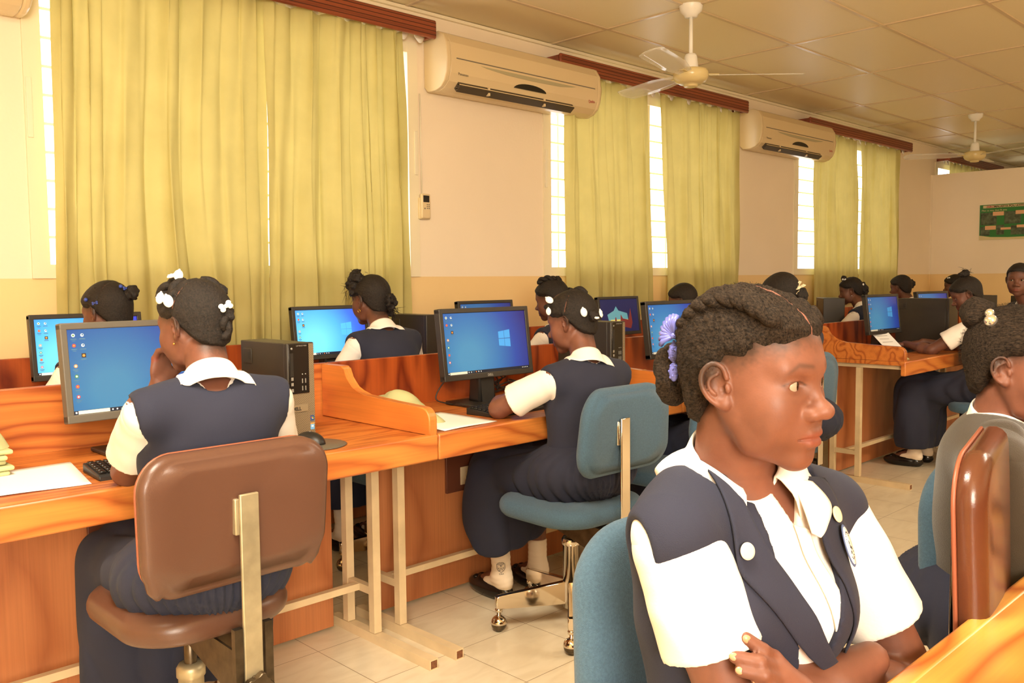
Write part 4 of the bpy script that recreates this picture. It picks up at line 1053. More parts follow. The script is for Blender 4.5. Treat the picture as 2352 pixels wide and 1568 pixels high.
def surface_nets(F, ax):
    h = float(ax[0][1]-ax[0][0]); o = np.array([a[0] for a in ax], float)
    S = F < 0
    c = np.zeros([n-1 for n in F.shape], np.int8)
    for i, j, k in CN: c += S[i:S.shape[0]-1+i, j:S.shape[1]-1+j, k:S.shape[2]-1+k]
    act = (c > 0) & (c < 8)
    ids = np.argwhere(act); idx = np.full(act.shape, -1, np.int32); idx[act] = np.arange(len(ids))
    if len(ids) == 0: return np.zeros((0, 3)), np.zeros((0, 4), int)
    vals = np.stack([F[ids[:, 0]+a, ids[:, 1]+b, ids[:, 2]+d] for a, b, d in CN], 1)
    acc = np.zeros((len(ids), 3)); cnt = np.zeros(len(ids))
    for a, b in EDG:
        fa, fb = vals[:, a], vals[:, b]; m = (fa < 0) != (fb < 0)
        t = np.where(m, fa/np.where(m, fa-fb, 1), 0)
        acc += m[:, None]*(CN[a]+t[:, None]*(CN[b]-CN[a])); cnt += m
    V = (ids+acc/cnt[:, None])*h+o
    Q = []
    def emit(m, offs, flip):
        e = np.argwhere(m)
        if len(e) == 0: return
        q = np.stack([idx[e[:, 0]+a, e[:, 1]+b, e[:, 2]+d] for a, b, d in offs], 1)
        fl = flip[tuple(e.T)]; q[fl] = q[fl][:, ::-1]; Q.append(q)
    A = S[:-1] != S[1:]; A[:, 0] = A[:, -1] = False; A[:, :, 0] = A[:, :, -1] = False
    emit(A, ((0, -1, -1), (0, 0, -1), (0, 0, 0), (0, -1, 0)), ~S[:-1])
    A = S[:, :-1] != S[:, 1:]; A[0] = A[-1] = False; A[:, :, 0] = A[:, :, -1] = False
    emit(A, ((-1, 0, -1), (-1, 0, 0), (0, 0, 0), (0, 0, -1)), ~S[:, :-1])
    A = S[:, :, :-1] != S[:, :, 1:]; A[0] = A[-1] = False; A[:, 0] = A[:, -1] = False
    emit(A, ((-1, -1, 0), (0, -1, 0), (0, 0, 0), (-1, 0, 0)), ~S[:, :, :-1])
    return V, np.concatenate(Q) if Q else np.zeros((0, 4), int)
def to_mesh(name, V, Q, mat, smooth=True):
    me = bpy.data.meshes.new(name)
    used = np.unique(Q); rm = np.full(len(V), -1, np.int64); rm[used] = np.arange(len(used)); V = V[used]; Q = rm[Q]
    me.vertices.add(len(V)); me.vertices.foreach_set('co', V.astype(f32).ravel())
    me.loops.add(Q.size); me.loops.foreach_set('vertex_index', Q.ravel().astype(np.int32))
    me.polygons.add(len(Q)); me.polygons.foreach_set('loop_start', np.arange(0, Q.size, 4, dtype=np.int32)); me.polygons.foreach_set('loop_total', np.full(len(Q), 4, np.int32))
    me.update(calc_edges=True); me.polygons.foreach_set('use_smooth', np.full(len(Q), smooth))
    me.materials.append(mat)
    return me, V
def ops_bounds(ops, pad=0.02):
    lo = V3(9, 9, 9); hi = -lo
    for op, prim, k in ops:
        if op == 'u': lo = np.minimum(lo, prim[1]); hi = np.maximum(hi, prim[2])
    return lo-pad, hi+pad
def sdf_obj(name, ops, h, mat, parent, lo=None, hi=None, fine=(), smooth_it=0):
    """polygonise; fine = [(lo, hi, h)] boxes done at their own resolution"""
    l, u = ops_bounds(ops); lo = l if lo is None else np.maximum(l, lo); hi = u if hi is None else np.minimum(u, hi)
    F, ax = evaluate(ops, lo, hi, h); V, Q = surface_nets(F, ax)
    if fine:
        ce = V[Q].mean(1); keep = np.ones(len(Q), bool)
        for fl, fh, _ in fine: keep &= ~np.all((ce > np.asarray(fl)) & (ce < np.asarray(fh)), axis=1)
        Q = Q[keep]
    allV, allQ = [V], [Q]; n = len(V)
    for fi, (fl, fh, h2) in enumerate(fine):
        fl = np.asarray(fl, float); fh = np.asarray(fh, float)
        F2, ax2 = evaluate(ops, np.maximum(fl-3*h2-h, lo-0.03), np.minimum(fh+3*h2+h, hi+0.03), h2); V2, Q2 = surface_nets(F2, ax2)
        if len(Q2) == 0: continue
        ce = V2[Q2].mean(1); k = np.all((ce > fl-h*0.5) & (ce < fh+h*0.5), axis=1)
        for fl3, fh3, _ in fine[:fi]: k &= ~np.all((ce > np.asarray(fl3)) & (ce < np.asarray(fh3)), axis=1)
        Q2 = Q2[k]; allV.append(V2); allQ.append(Q2+n); n += len(V2)
    V = np.concatenate(allV); Q = np.concatenate(allQ)
    me, V = to_mesh(name, V, Q, mat)
    o = mesh_obj(name, me, parent)
    return o, V
def attr(o, name, vals):
    a = o.data.attributes.new(name, 'FLOAT', 'POINT'); a.data.foreach_set('value', np.asarray(vals, f32))
_lat = np.random.RandomState(5).rand(32, 32, 32).astype(f32)
def vnoise(X, Y, Z, s):
    X, Y, Z = np.broadcast_arrays(X*f32(s), Y*f32(s), Z*f32(s))
    xi, yi, zi = np.floor(X).astype(int), np.floor(Y).astype(int), np.floor(Z).astype(int)
    u, v, w = X-xi, Y-yi, Z-zi; u = u*u*(3-2*u); v = v*v*(3-2*v); w = w*w*(3-2*w)
    g = lambda a, b, c: _lat[(xi+a) & 31, (yi+b) & 31, (zi+c) & 31]
    r = 0
    for a in (0, 1):
        for b in (0, 1):
            for c in (0, 1): r = r+g(a, b, c)*(u if a else 1-u)*(v if b else 1-v)*(w if c else 1-w)
    return r-0.5

# ------------------------------------------------------------ skin, hair and uniform materials
def skin_mat(name, base, dark):
    m, N, L, P = newmat(name)
    tc = N.new('ShaderNodeTexCoord'); n = N.new('ShaderNodeTexNoise'); n.inputs['Scale'].default_value = 16; n.inputs['Detail'].default_value = 6; L.new(tc.outputs['Object'], n.inputs['Vector'])
    cr = N.new('ShaderNodeValToRGB'); e = cr.color_ramp.elements; e[0].position = 0.3; e[0].color = dark; e[1].position = 0.68; e[1].color = base; L.new(n.outputs['Fac'], cr.inputs[0])
    def mixin(src, attrn, col):
        a = N.new('ShaderNodeAttribute'); a.attribute_name = attrn
        mx = N.new('ShaderNodeMix'); mx.data_type = 'RGBA'; L.new(a.outputs['Fac'], mx.inputs['Factor']); L.new(src, mx.inputs[6]); mx.inputs[7].default_value = col; return mx.outputs[2]
    o = mixin(cr.outputs[0], 'lip', srgb(128, 66, 52)); o = mixin(o, 'fuzz', srgb(52, 38, 30)); o = mixin(o, 'pale', srgb(226, 160, 116))
    L.new(o, P.inputs['Base Color']); P.inputs['Roughness'].default_value = 0.5; P.inputs['Specular IOR Level'].default_value = 0.4
    P.inputs['Subsurface Weight'].default_value = 0.12; P.inputs['Subsurface Radius'].default_value = (0.010, 0.004, 0.002); P.inputs['Subsurface Scale'].default_value = 1.0
    n3 = N.new('ShaderNodeTexNoise'); n3.inputs['Scale'].default_value = 420; n3.inputs['Detail'].default_value = 2; L.new(tc.outputs['Object'], n3.inputs['Vector'])
    b = N.new('ShaderNodeBump'); b.inputs['Strength'].default_value = 0.22; b.inputs['Distance'].default_value = 0.0006; L.new(n3.outputs['Fac'], b.inputs['Height']); L.new(b.outputs[0], P.inputs['Normal'])
    return m
def hair_mat(name, col, col2, sc=260, rough=0.65, spec=0.35):
    m, N, L, P = newmat(name)
    tc = N.new('ShaderNodeTexCoord'); mp = N.new('ShaderNodeMapping'); mp.inputs['Scale'].default_value = (1.0, 0.25, 0.8); L.new(tc.outputs['Object'], mp.inputs[0])
    n = N.new('ShaderNodeTexNoise'); n.inputs['Scale'].default_value = sc; n.inputs['Detail'].default_value = 6; n.inputs['Roughness'].default_value = 0.7; L.new(mp.outputs[0], n.inputs['Vector'])
    cr = N.new('ShaderNodeValToRGB'); e = cr.color_ramp.elements; e[0].position = 0.38; e[0].color = col; e[1].position = 0.68; e[1].color = col2; L.new(n.outputs['Fac'], cr.inputs[0])
    L.new(cr.outputs[0], P.inputs['Base Color']); P.inputs['Roughness'].default_value = rough; P.inputs['Specular IOR Level'].default_value = spec
    b = N.new('ShaderNodeBump'); b.inputs['Strength'].default_value = 0.9; b.inputs['Distance'].default_value = 0.0025; L.new(n.outputs['Fac'], b.inputs['Height']); L.new(b.outputs[0], P.inputs['Normal'])
    return m
MT['skin'] = skin_mat('warm brown skin', srgb(126, 80, 62), srgb(104, 64, 48))
MT['skin2'] = skin_mat('deep brown skin', srgb(116, 74, 56), srgb(96, 58, 44))
MT['hair'] = hair_mat('black braided hair', srgb(16, 12, 10), srgb(46, 37, 30))
MT['hair_main'] = hair_mat('soft dark brown hair', srgb(22, 17, 13), srgb(66, 54, 43), 460, 0.9, 0.15)
MT['scalp'] = plain('scalp parting', srgb(116, 70, 52), 0.7)
MT['shirt'] = plain('white school shirt', srgb(240, 232, 224), 0.8, bump=0.15, bscale=300, spec=0.2)
MT['navy'] = plain('navy uniform cloth', srgb(47, 49, 64), 0.82, bump=0.35, bscale=900, var=0.06, vscale=6, spec=0.15, sheen=0.04)
MT['sweater'] = plain('grey wool sweater', srgb(64, 56, 46), 0.95, bump=0.5, bscale=600, spec=0.1, sheen=0.3)
MT['sock'] = plain('white cotton sock', srgb(236, 216, 190), 0.9, bump=0.3, bscale=600, spec=0.1)
MT['shoe'] = plain('black patent shoe', srgb(24, 20, 18), 0.16)
MT['eyewhite'] = plain('eye white', srgb(160, 142, 124), 0.2)
MT['iris'] = plain('dark iris', srgb(38, 22, 14), 0.08)
MT['clipwhite'] = plain('white hair clip', srgb(250, 248, 244), 0.35)
MT['clipblue'] = plain('lavender blue hair clip', srgb(104, 110, 190), 0.22)
MT['gold'] = plain('gold earring', srgb(220, 180, 90), 0.15, metal=1)
MT['inkblue'] = plain('dark embroidery', srgb(54, 54, 62), 0.7)
MT['nail'] = plain('fingernail', srgb(196, 140, 106), 0.3)
MT['badgeblue'] = plain('blue badge rim', srgb(84, 104, 150), 0.6)

# ------------------------------------------------------------ people
def ik(S, W, l1, l2, hint):
    S, W = np.asarray(S, float), np.asarray(W, float); d = W-S; L = np.linalg.norm(d)
    if L > (l1+l2)*0.999: W = S+d/L*(l1+l2)*0.999; d = W-S; L = np.linalg.norm(d)
    if L < abs(l1-l2)*1.05+0.02: L = abs(l1-l2)*1.05+0.02
    a = (l1*l1-l2*l2+L*L)/(2*L); hh = math.sqrt(max(0, l1*l1-a*a)); u = nrm(d); hv = np.asarray(hint, float); hv = nrm(hv-u*(hv @ u))
    return S+u*a+hv*hh, W
def smoothed(c, m=4):
    c = [V3(*p) for p in c]; out = []
    for i in range(len(c)-1):
        p0, p1, p2, p3 = c[max(0, i-1)], c[i], c[i+1], c[min(len(c)-1, i+2)]
        for k in range(m):
            f = k/m; out.append(0.5*((2*p1)+(p2-p0)*f+(2*p0-5*p1+4*p2-p3)*f*f+(3*p1-p0-3*p2+p3)*f**3))
    return out+[c[-1]]
def head_ops(H, detail=1, mouth=True):
    o = []
    U = lambda pr, k=0.012: o.append(('u', pr, k))
    Sb = lambda pr, k=0.004: o.append(('s', pr, k))
    U(ell((0, -0.016, 0.038), (0.070, 0.083, 0.081), H), 0.0)
    U(ell((0, 0.026, 0.044), (0.058, 0.060, 0.056), H), 0.02)
    U(ell((0, 0.026, -0.006), (0.060, 0.055, 0.056), H), 0.025)
    U(ell((0, 0.034, -0.050), (0.040, 0.044, 0.040), H), 0.025)
    for s in (-1, 1):
        U(cap((s*0.054, -0.004, -0.022), (s*0.040, 0.024, -0.066), 0.011, 0.010, H), 0.02)
        U(cap((s*0.040, 0.024, -0.066), (s*0.009, 0.060, -0.083), 0.010, 0.011, H), 0.018)
        U(ell((s*0.040, 0.050, -0.012), (0.019, 0.019, 0.017), H), 0.022)
        U(ell((s*0.036, 0.046, -0.036), (0.021, 0.024, 0.026), H), 0.025)
    U(ell((0, 0.0655, -0.082), (0.018, 0.015, 0.013), H), 0.016)
    for s in (-1, 1): U(cap((s*0.012, 0.0740, 0.0290), (s*0.040, 0.0630, 0.0295), 0.0080, 0.0075, H), 0.020)
    U(ell((0, 0.064, -0.050), (0.030, 0.022, 0.024), H), 0.018)
    if detail:
        for s in (-1, 1): Sb(ell((s*0.0310, 0.0860, 0.0100), (0.0150, 0.0130, 0.0095), H), 0.010)
    # nose
    U(cap((0, 0.0735, 0.020), (0, 0.0900, -0.0125), 0.0068, 0.0082, H), 0.010)
    U(ell((0, 0.0975, -0.0205), (0.0125, 0.0115, 0.0108), H), 0.008)
    for s in (-1, 1): U(ell((s*0.0145, 0.0880, -0.0245), (0.0095, 0.0115, 0.0088), H), 0.0075)
    if detail:
        for s in (-1, 1): Sb(ell((s*0.0080, 0.0945, -0.0345), (0.0036, 0.0060, 0.0038), H), 0.002)
        # lips
        for s in (-1, 1):
            U(cap((s*0.0235, 0.0740, -0.0540), (s*0.0100, 0.0835, -0.0490), 0.0035, 0.0060, H), 0.004)
            U(cap((s*0.0100, 0.0835, -0.0490), (0, 0.0850, -0.0492), 0.0060, 0.0056, H), 0.003)
            U(cap((s*0.0215, 0.0740, -0.0570), (s*0.0090, 0.0825, -0.0610), 0.0040, 0.0066, H), 0.004)
            U(cap((s*0.0090, 0.0825, -0.0610), (0, 0.0832, -0.0612), 0.0066, 0.0068, H), 0.003)
        for s in (-1, 1):
            Sb(cap((0, 0.0905, -0.0550), (s*0.0120, 0.0885, -0.0548), 0.0013, 0.0013, H), 0.0015)
            Sb(cap((s*0.0120, 0.0885, -0.0548), (s*0.0255, 0.0780, -0.0562), 0.0013, 0.0013, H), 0.002)
        Sb(ell((0, 0.0880, -0.0730), (0.0160, 0.0045, 0.0030), H), 0.006)
        for s in (-1, 1):
            U(ell((s*0.0310, 0.0640, 0.0105), (0.0156, 0.0150, 0.0138), H), 0.003)
            Sb(ell((s*0.0320, 0.0805, 0.0092), (0.0158, 0.0105, 0.0064), H, roty(s*0.06)), 0.0010)
    for s in (-1, 1):   # ears
        E = Fr(H.p(s*0.068, -0.006, 0.004), H.R @ rotz(s*0.42) @ rotx(0.12), H.sc)
        U(ell((s*0.003, -0.004, 0.004), (0.0065, 0.0175, 0.0265), E), 0.004)
        U(ell((s*0.002, 0.004, -0.020), (0.0055, 0.0085, 0.0095), E), 0.004)
        if detail:
            Sb(ell((s*0.0100, -0.0010, 0.0020), (0.0085, 0.0110, 0.0180), E), 0.003)
            pts = smoothed([(s*0.0075, 0.010, 0.010), (s*0.0085, 0.006, 0.024), (s*0.0095, -0.006, 0.0295), (s*0.0105, -0.018, 0.020), (s*0.0105, -0.0205, 0.004), (s*0.0085, -0.014, -0.012), (s*0.006, -0.004, -0.022)], 3)
            for a, b in zip(pts[:-1], pts[1:]): U(cap(a, b, 0.0032, 0.0032, E), 0.0005)
            pts = smoothed([(s*0.0065, -0.001, 0.016), (s*0.0080, -0.011, 0.010), (s*0.0080, -0.012, -0.001), (s*0.006, -0.006, -0.009)], 3)
            for a, b in zip(pts[:-1], pts[1:]): U(cap(a, b, 0.0024, 0.0026, E), 0.0005)
            U(ell((s*0.0070, 0.010, -0.003), (0.0032, 0.0040, 0.0062), E), 0.002)
            Sb(ell((s*0.006, 0.004, -0.004), (0.006, 0.0032, 0.0055), E), 0.002)
            U(ell((s*0.0040, 0.003, -0.0225), (0.0050, 0.0075, 0.0070), E), 0.004)
    return o
def hand_ops(wr, d, n, side, curl=(0.5,)*4, spread=0.06, sc=1.0, thumb=0.5, chains=None):
    """wr wrist, d pointing to fingers, n back-of-hand normal"""
    d = nrm(d); n = nrm(np.asarray(n, float)-d*(np.asarray(n, float) @ d)); x = np.cross(d, n)*side
    Hn = Fr(wr, np.stack([x, d, n], 1), sc); o = []
    U = lambda pr, k=0.006: o.append(('u', pr, k))
    U(ell((0, 0.040, 0), (0.036, 0.046, 0.014), Hn), 0.012)
    U(ell((0.020, 0.026, -0.006), (0.018, 0.028, 0.013), Hn), 0.010)
    tips = []
    for i, (bx, L) in enumerate(((0.026, 0.068), (0.009, 0.076), (-0.009, 0.070), (-0.026, 0.056))):
        a = 0.0; p = V3(bx*0.92, 0.076-abs(bx)*0.25, 0.001); c = curl[min(i, len(curl)-1)]; sp = (1.5-i)*spread
        U(cap((bx*0.7, 0.05, 0), p, 0.010, 0.0092, Hn), 0.006)
        for j, fr in enumerate((0.44, 0.31, 0.25)):
            a += c*(0.7, 1.0, 0.7)[j]
            q = p+V3(math.sin(sp)*math.cos(a), math.cos(a)*math.cos(sp), -math.sin(a))*L*fr
            U(cap(p, q, 0.0088-0.0008*j, 0.0082-0.0009*j, Hn), 0.0025); p = q
        tips.append(Hn.p(*p))
    p = V3(0.026, 0.018, -0.006); q = V3(0.044, 0.040, -0.014-0.01*thumb); r = V3(0.045-0.014*thumb, 0.066, -0.018-0.016*thumb)
    U(cap(p, q, 0.0125, 0.0100, Hn), 0.010); U(cap(q, r, 0.0100, 0.0080, Hn), 0.003)
    return o, Hn

class Person:
    def __init__(s, name, label, loc, heading, scale=1.0, group=None):
        s.a = math.radians(heading-90); s.loc = V3(loc[0], loc[1], 0); s.R = rotz(s.a)
        s.root = thing(name, label, 'person', tuple(s.loc), s.a, group); s.h = math.radians(heading); s.sc = scale
    def L(s, *w): return s.R.T @ (V3(*w)-s.loc)
    def setup(s, neck, head, headdir, pitch=0.0, roll=0.0, pelvis_z=0.55, shoulders=None, hsc=1.0, chest=0.5, slim=1.0):
        """neck, head: world points; headdir: world heading of the face"""
        s.nb = s.L(*neck); hc = s.L(*head)
        s.H = Fr(hc, rotz(math.radians(headdir-90)-s.a) @ rotx(math.radians(pitch)) @ roty(math.radians(roll)), hsc)
        s.pel = V3(0, 0, pelvis_z); s.slim = slim
        nb = s.nb; mid = lambda t: s.pel*(1-t)+nb*t
        k = slim
        s.lean = nrm(nb-s.pel); ay = math.atan2(s.lean[1], s.lean[2]); R = rotx(-ay)
        if shoulders: s.sh = {1: s.L(*shoulders[0]), -1: s.L(*shoulders[1])}    # left (+? image) given as right,left
        else: s.sh = {1: nb+R @ V3(0.148*k, 0.0, -0.050), -1: nb+R @ V3(-0.148*k, 0.0, -0.050)}
        T = []
        U = lambda pr, kk=0.05: T.append(('u', pr, kk))
        U(ell(s.pel, (0.160*k, 0.120, 0.115), WORLD), 0)
        U(ell(mid(0.30), (0.122*k, 0.088, 0.120), Fr(), R), 0.06)
        c = mid(0.62); U(ell(c, (0.140*k, 0.094, 0.130), Fr(), R), 0.06)
        c = mid(0.82)+R @ V3(0, -0.006, 0); U(ell(c, (0.142*k, 0.080, 0.080), Fr(), R), 0.04)
        if chest:
            for sx in (-1, 1): U(ell(mid(0.66)+R @ V3(sx*0.058*k, 0.060, 0), (0.052, 0.030+0.022*chest, 0.052), Fr(), R), 0.03)
        for sd in (-1, 1):
            U(cap(nb+R @ V3(sd*0.045, -0.006, -0.030), s.sh[sd]+V3(0, 0, -0.004), 0.036, 0.046), 0.035)
        s.torso = T; s.Rl = R
        s.neck = [('u', cap(nb-R @ V3(0, 0.010, 0.04), s.H.p(0, -0.022, -0.045), 0.051, 0.047), 0.03)]
        s.armops = []; s.hand = []; s.fineboxes = []
        s.arms = {}
        s.legs = {}
    def arm(s, sd, wrist=None, hint=(0, -0.3, -1), elbow=None, l1=0.26, l2=0.225, r=1.0):
        S = s.sh[sd]
        if elbow is not None: E = s.L(*elbow); W = s.L(*wrist)
        else: E, W = ik(S, s.L(*wrist), l1, l2, hint)
        s.arms[sd] = (S, E, W)
        s.armops += [('u', cap(S, E, 0.043*r, 0.035*r), 0.03), ('u', cap(E, W, 0.036*r, 0.0225*r), 0.012), ('u', ell(E*0.7+W*0.3, (0.038*r,)*3), 0.02)]
    def hands(s, sd, d, n, curl=(0.4,), thumb=0.5, sc=0.92, wdir=True, spread=0.06, fine=0.0035):
        W = s.arms[sd][2]
        d = s.R.T @ V3(*d); n = s.R.T @ V3(*n)
        o, Hn = hand_ops(W, d, n, sd, curl, spread, sc, thumb)
        s.armops += o
        if fine:
            lo, hi = ops_bounds(o, 0.006); s.fineboxes.append((lo, hi, fine))
        return Hn
    def leg(s, sd, knee, ankle, toe):
        hip = s.pel+V3(sd*0.085, 0.02, -0.02); K = s.L(*knee); A = s.L(*ankle); T = s.L(*toe)
        s.legs[sd] = (hip, K, A, T)
        s.armops += [('u', cap(hip, K, 0.080, 0.052), 0.03), ('u', cap(K, A, 0.050, 0.030), 0.015), ('u', ell(K*0.68+A*0.32+V3(0, -0.012, 0), (0.047, 0.05, 0.10)), 0.03),
                     ('u', cap(A, A*0.25+T*0.75+V3(0, 0, 0.0), 0.030, 0.024), 0.02)]
    def body(s, h=0.007, hh=0.0045, detail=1, skin='skin', hl=None, eyes=True):
        hd = head_ops(s.H, detail)
        ops = s.torso+s.neck+s.armops+hd
        c = s.H.o; e = 0.155*s.H.sc
        fine = [(c-V3(e, e, 0.118*s.H.sc), c+V3(e, e, 0.16), hh)]+s.fineboxes
        o, V = sdf_obj('body', ops, h, MT[skin], s.root, fine=fine)
        q = (V-s.H.o) @ s.H.R/s.H.sc
        lip = np.exp(-((q[:, 2]+0.0552)/(0.0100-0.18*np.abs(q[:, 0])))**4)*np.exp(-((q[:, 0])/0.0235)**6)*(q[:, 1] > 0.070)
        attr(o, 'lip', np.clip(lip, 0, 1)*0.75)
        fz = np.zeros(len(V))
        if hl is not None:
            z = hl(q[:, 0], q[:, 1]); nz = vnoise(q[:, 0], q[:, 1], q[:, 2], 300)*0.010+vnoise(q[:, 0], q[:, 1], q[:, 2], 90)*0.008; fz = np.clip((q[:, 2]-z+0.020+nz)/0.026, 0, 1)*0.85*((np.abs(q[:, 0]) < 0.2) & (q[:, 2] > -0.1) & (np.abs(q[:, 1]) < 0.15))
        ax_ = np.abs(q[:, 0]); br = np.exp(-((q[:, 2]-0.0315-0.12*ax_+0.9*np.maximum(ax_-0.034, 0))/0.0030)**2)*np.clip((ax_-0.010)/0.006, 0, 1)*np.clip((0.052-ax_)/0.012, 0, 1)*(q[:, 1] > 0.03)
        e = np.sqrt(((np.abs(q[:, 0])-0.032)/0.0150)**2+((q[:, 2]-0.0092)/0.0060)**2)
        lash = np.exp(-((e-1.08)/0.10)**2)*np.clip((q[:, 2]-0.0085)/0.002, 0, 1)*(q[:, 1] > 0.055)
        attr(o, 'fuzz', np.maximum(np.maximum(fz, br*0.6*detail), lash*0.7*detail))
        attr(o, 'pale', np.zeros(len(V)))
        s.bodyobj = o; s.bodyV = V; s.headops = hd
        if detail and eyes:
            for sx in (-1, 1):
                cc = s.H.p(sx*0.031, 0.0648, 0.0100)
                ey = MB().sphere(cc, 0.0124*s.H.sc, 20, 14).build('eye', MT['eyewhite'], s.root)
                s.eye(ey, cc, sx)
        return o
    gaze = (0.25, 1, 0.0)
    def eye(s, ey, cc, sx):
        g = nrm(s.H.d(*s.gaze)); R = Vector((0, 0, 1)).rotation_difference(Vector(g)).to_matrix()
        b = MB(); r = 0.01255*s.H.sc
        def fn(u, v):
            a = v*0.50; return Vector(cc)+R @ Vector((math.sin(a)*math.cos(2*PI*u)*r, math.sin(a)*math.sin(2*PI*u)*r, math.cos(a)*r+0.0001))
        b.grid(fn, 20, 4, 0, closed_u=True).build('iris', MT['iris'], ey, fix=False)

    # clothing ------------------------------------------------
    def shirt(s, h=0.006, sleeve=0.62, hem_r=0.058, fine=(), puff=0.0, mat='shirt', vee=0.0):
        nbz = s.nb
        def off(F, X, Y, Z): return F-f32(0.007)
        T = [(a, b, c) for a, b, c in s.torso]
        ops = list(T)+[('f', off, 0)]
        zc = 0.50; ops.append(('i', half((0, 0, -1), (0, 0, 0.58)), 0))
        cutn = nrm(s.H.p(0, -0.02, -0.05)-s.nb)
        ops.append(('s', cap(s.nb+cutn*0.055, s.nb+cutn*0.25, 0.050, 0.06), 0.004))
        if vee:
            tip = s.nb+s.Rl @ V3(0, 0.0, -vee)
            def wedge(F, X, Y, Z):
                w = np.maximum(np.abs(X-f32(-0.018))-np.maximum(Z-f32(tip[2]), 0)*f32(0.5), f32(tip[2])-Z); w = np.maximum(w, f32(tip[1]+0.01)-Y)
                return np.maximum(F, -w)
            ops.append(('f', wedge, 0))
        o, V = sdf_obj('shirt', ops, h, MT[mat], s.root, fine=fine)
        for sd in s.arms:
            S, E, W = s.arms[sd]; d = E-S; Hm = S+d*sleeve; u = nrm(d)
            so = [('u', cap(S+u*0.025, Hm+u*0.03, 0.047+puff, hem_r), 0), ('u', cap(S+u*0.006+V3(0, 0, -0.004), S+nrm(s.nb+V3(0, 0, -0.035)-S)*0.030+V3(0, 0, -0.004), 0.0510, 0.0475), 0.012)]
            def wr(F, X, Y, Z, S=S, u=u):
                t = (X-f32(S[0]))*f32(u[0])+(Y-f32(S[1]))*f32(u[1])+(Z-f32(S[2]))*f32(u[2])
                
                e = np.clip(t*12-0.5, 0, 1)
                return F+e*(f32(0.005)*vnoise(X, Y, Z, 24)+f32(0.0030)*np.sin(t*f32(46)+8*vnoise(X, Y, Z, 11))*np.clip(1-t*4, 0, 1))
            so.append(('f', wr, 0))
            so.append(('i', half(u, Hm), 0.003))
            so.append(('s', cap(S+u*0.06, Hm+u*0.05, 0.030, hem_r-0.0035), 0.0))
            o2, _ = sdf_obj('sleeve', so, h, MT[mat], s.root)
            # stitched cuff
            pts = []; a = nrm(np.cross(u, (0, 0, 1))); b_ = np.cross(u, a); rr = hem_r+0.0012
        return o
    def vest(s, h=0.006, vneck=0.0, mat='navy', off=0.016, bottom=0.60, fine=(), armr=0.060, arm_in=0.005, neckr=0.056, name='vest', back_low=0.0):
        R = s.Rl; nb = s.nb
        def of(F, X, Y, Z): return F-f32(off)-f32(0.004)*vnoise(X, Y, Z, 12)
        ops = list(s.torso)+[('f', of, 0), ('i', half((0, 0, -1), (0, 0, bottom)), 0.004)]
        for sd in (-1, 1):
            S = s.sh[sd]; E = s.arms[sd][1] if sd in s.arms else S+V3(sd*0.05, 0, -0.25)
            out = nrm(V3(sd, 0, 0)*1.0+nrm(E-S)*0.25)
            ops.append(('s', cap(S+R @ V3(sd*(0.066+arm_in), 0, -0.018), S+R @ V3(sd*0.20, 0, -0.04), armr, armr+0.02), 0.008))
            ops.append(('s', cap(S+R @ V3(sd*(0.060+arm_in), 0.004, -0.055), S+R @ V3(sd*0.064, 0.004, -0.10), armr*0.9, armr*0.7), 0.012))
        up = nrm(s.H.p(0, -0.02, -0.05)-nb)
        ops.append(('s', cap(nb+up*(-0.006), nb+up*0.2, neckr, neckr+0.01), 0.006))
        if vneck:
            # open front: wedge narrowing to a point on the breastbone
            tip = nb+R @ V3(0, 0.0, -vneck)
            def wedge(F, X, Y, Z):
                x = X-f32(-0.022); y = (Y-f32(tip[1]))*f32(R[1, 1])+(Z-f32(tip[2]))*f32(R[2, 1]); z = (Y-f32(tip[1]))*f32(R[1, 2])+(Z-f32(tip[2]))*f32(R[2, 2])
                w = np.maximum(np.abs(x)-np.maximum(z, 0)*f32(0.062/vneck)-f32(0.0), -z)*f32(0.9); w = np.maximum(w, f32(0.0)-y)
                return np.maximum(F, -w)
            ops.append(('f', wedge, 0))
        o, V = sdf_obj(name, ops, h, MT[mat], s.root, fine=fine); s.vestops = ops
        return o
    def clear_of(s, ops, P, off):
        """push points outward until they stand off from a field"""
        P = np.array(P, float)
        for _ in range(4):
            F = at_points(ops, P); m = F < off
            if not m.any(): break
            G = np.stack([at_points(ops, P+d)-at_points(ops, P-d) for d in np.eye(3)*0.003], 1); G /= np.linalg.norm(G, axis=1)[:, None]+1e-9
            P[m] += G[m]*np.clip(off-F[m], 0, 0.008)[:, None]
        return P
    def collar(s, r0=0.0525, mat='shirt', point=0.045, back=0.064, gap=0.34, up0=-0.006, off=0.0195, stand=0.036):
        """turned-down collar: stand, fold, and leaf with front points, draped on the shoulders"""
        up = nrm(s.H.p(0, -0.02, -0.05)-s.nb); fw = nrm(V3(0, 1, 0)-up*up[1]); rt = np.cross(fw, up)
        c0 = s.nb+up*up0-fw*0.002
        nu, nv = 56, 16; pts = []
        for i in range(nu+1):
            u = i/nu; th = gap+(2*PI-2*gap)*u; fr = abs(u-0.5)*2
            dirv = fw*math.cos(th)+rt*math.sin(th); front = max(0.0, math.cos(th)); low = -0.026*front
            rad = r0+0.004*front
            for j in range(nv+1):
                v = j/nv
                if v < 0.3: q = v/0.3; rr = rad; z = -0.014+(stand+0.014)*q
                elif v < 0.4: q = (v-0.3)/0.1; rr = rad+0.005*q; z = stand+0.003*math.sin(PI*q)
                else:
                    q = (v-0.4)/0.6; ln = back+point*max(0, fr-0.60)/0.40
                    rr = rad+0.005+(0.014+0.012*fr)*q; z = stand-ln*q
                pts.append(c0+dirv*rr+up*(z+low))
        P = np.array(pts)
        body = s.torso
        k = np.arange(len(P)) % (nv+1)
        Q = s.clear_of(body, P, off); m = k > nv*0.42; P[m] = Q[m]
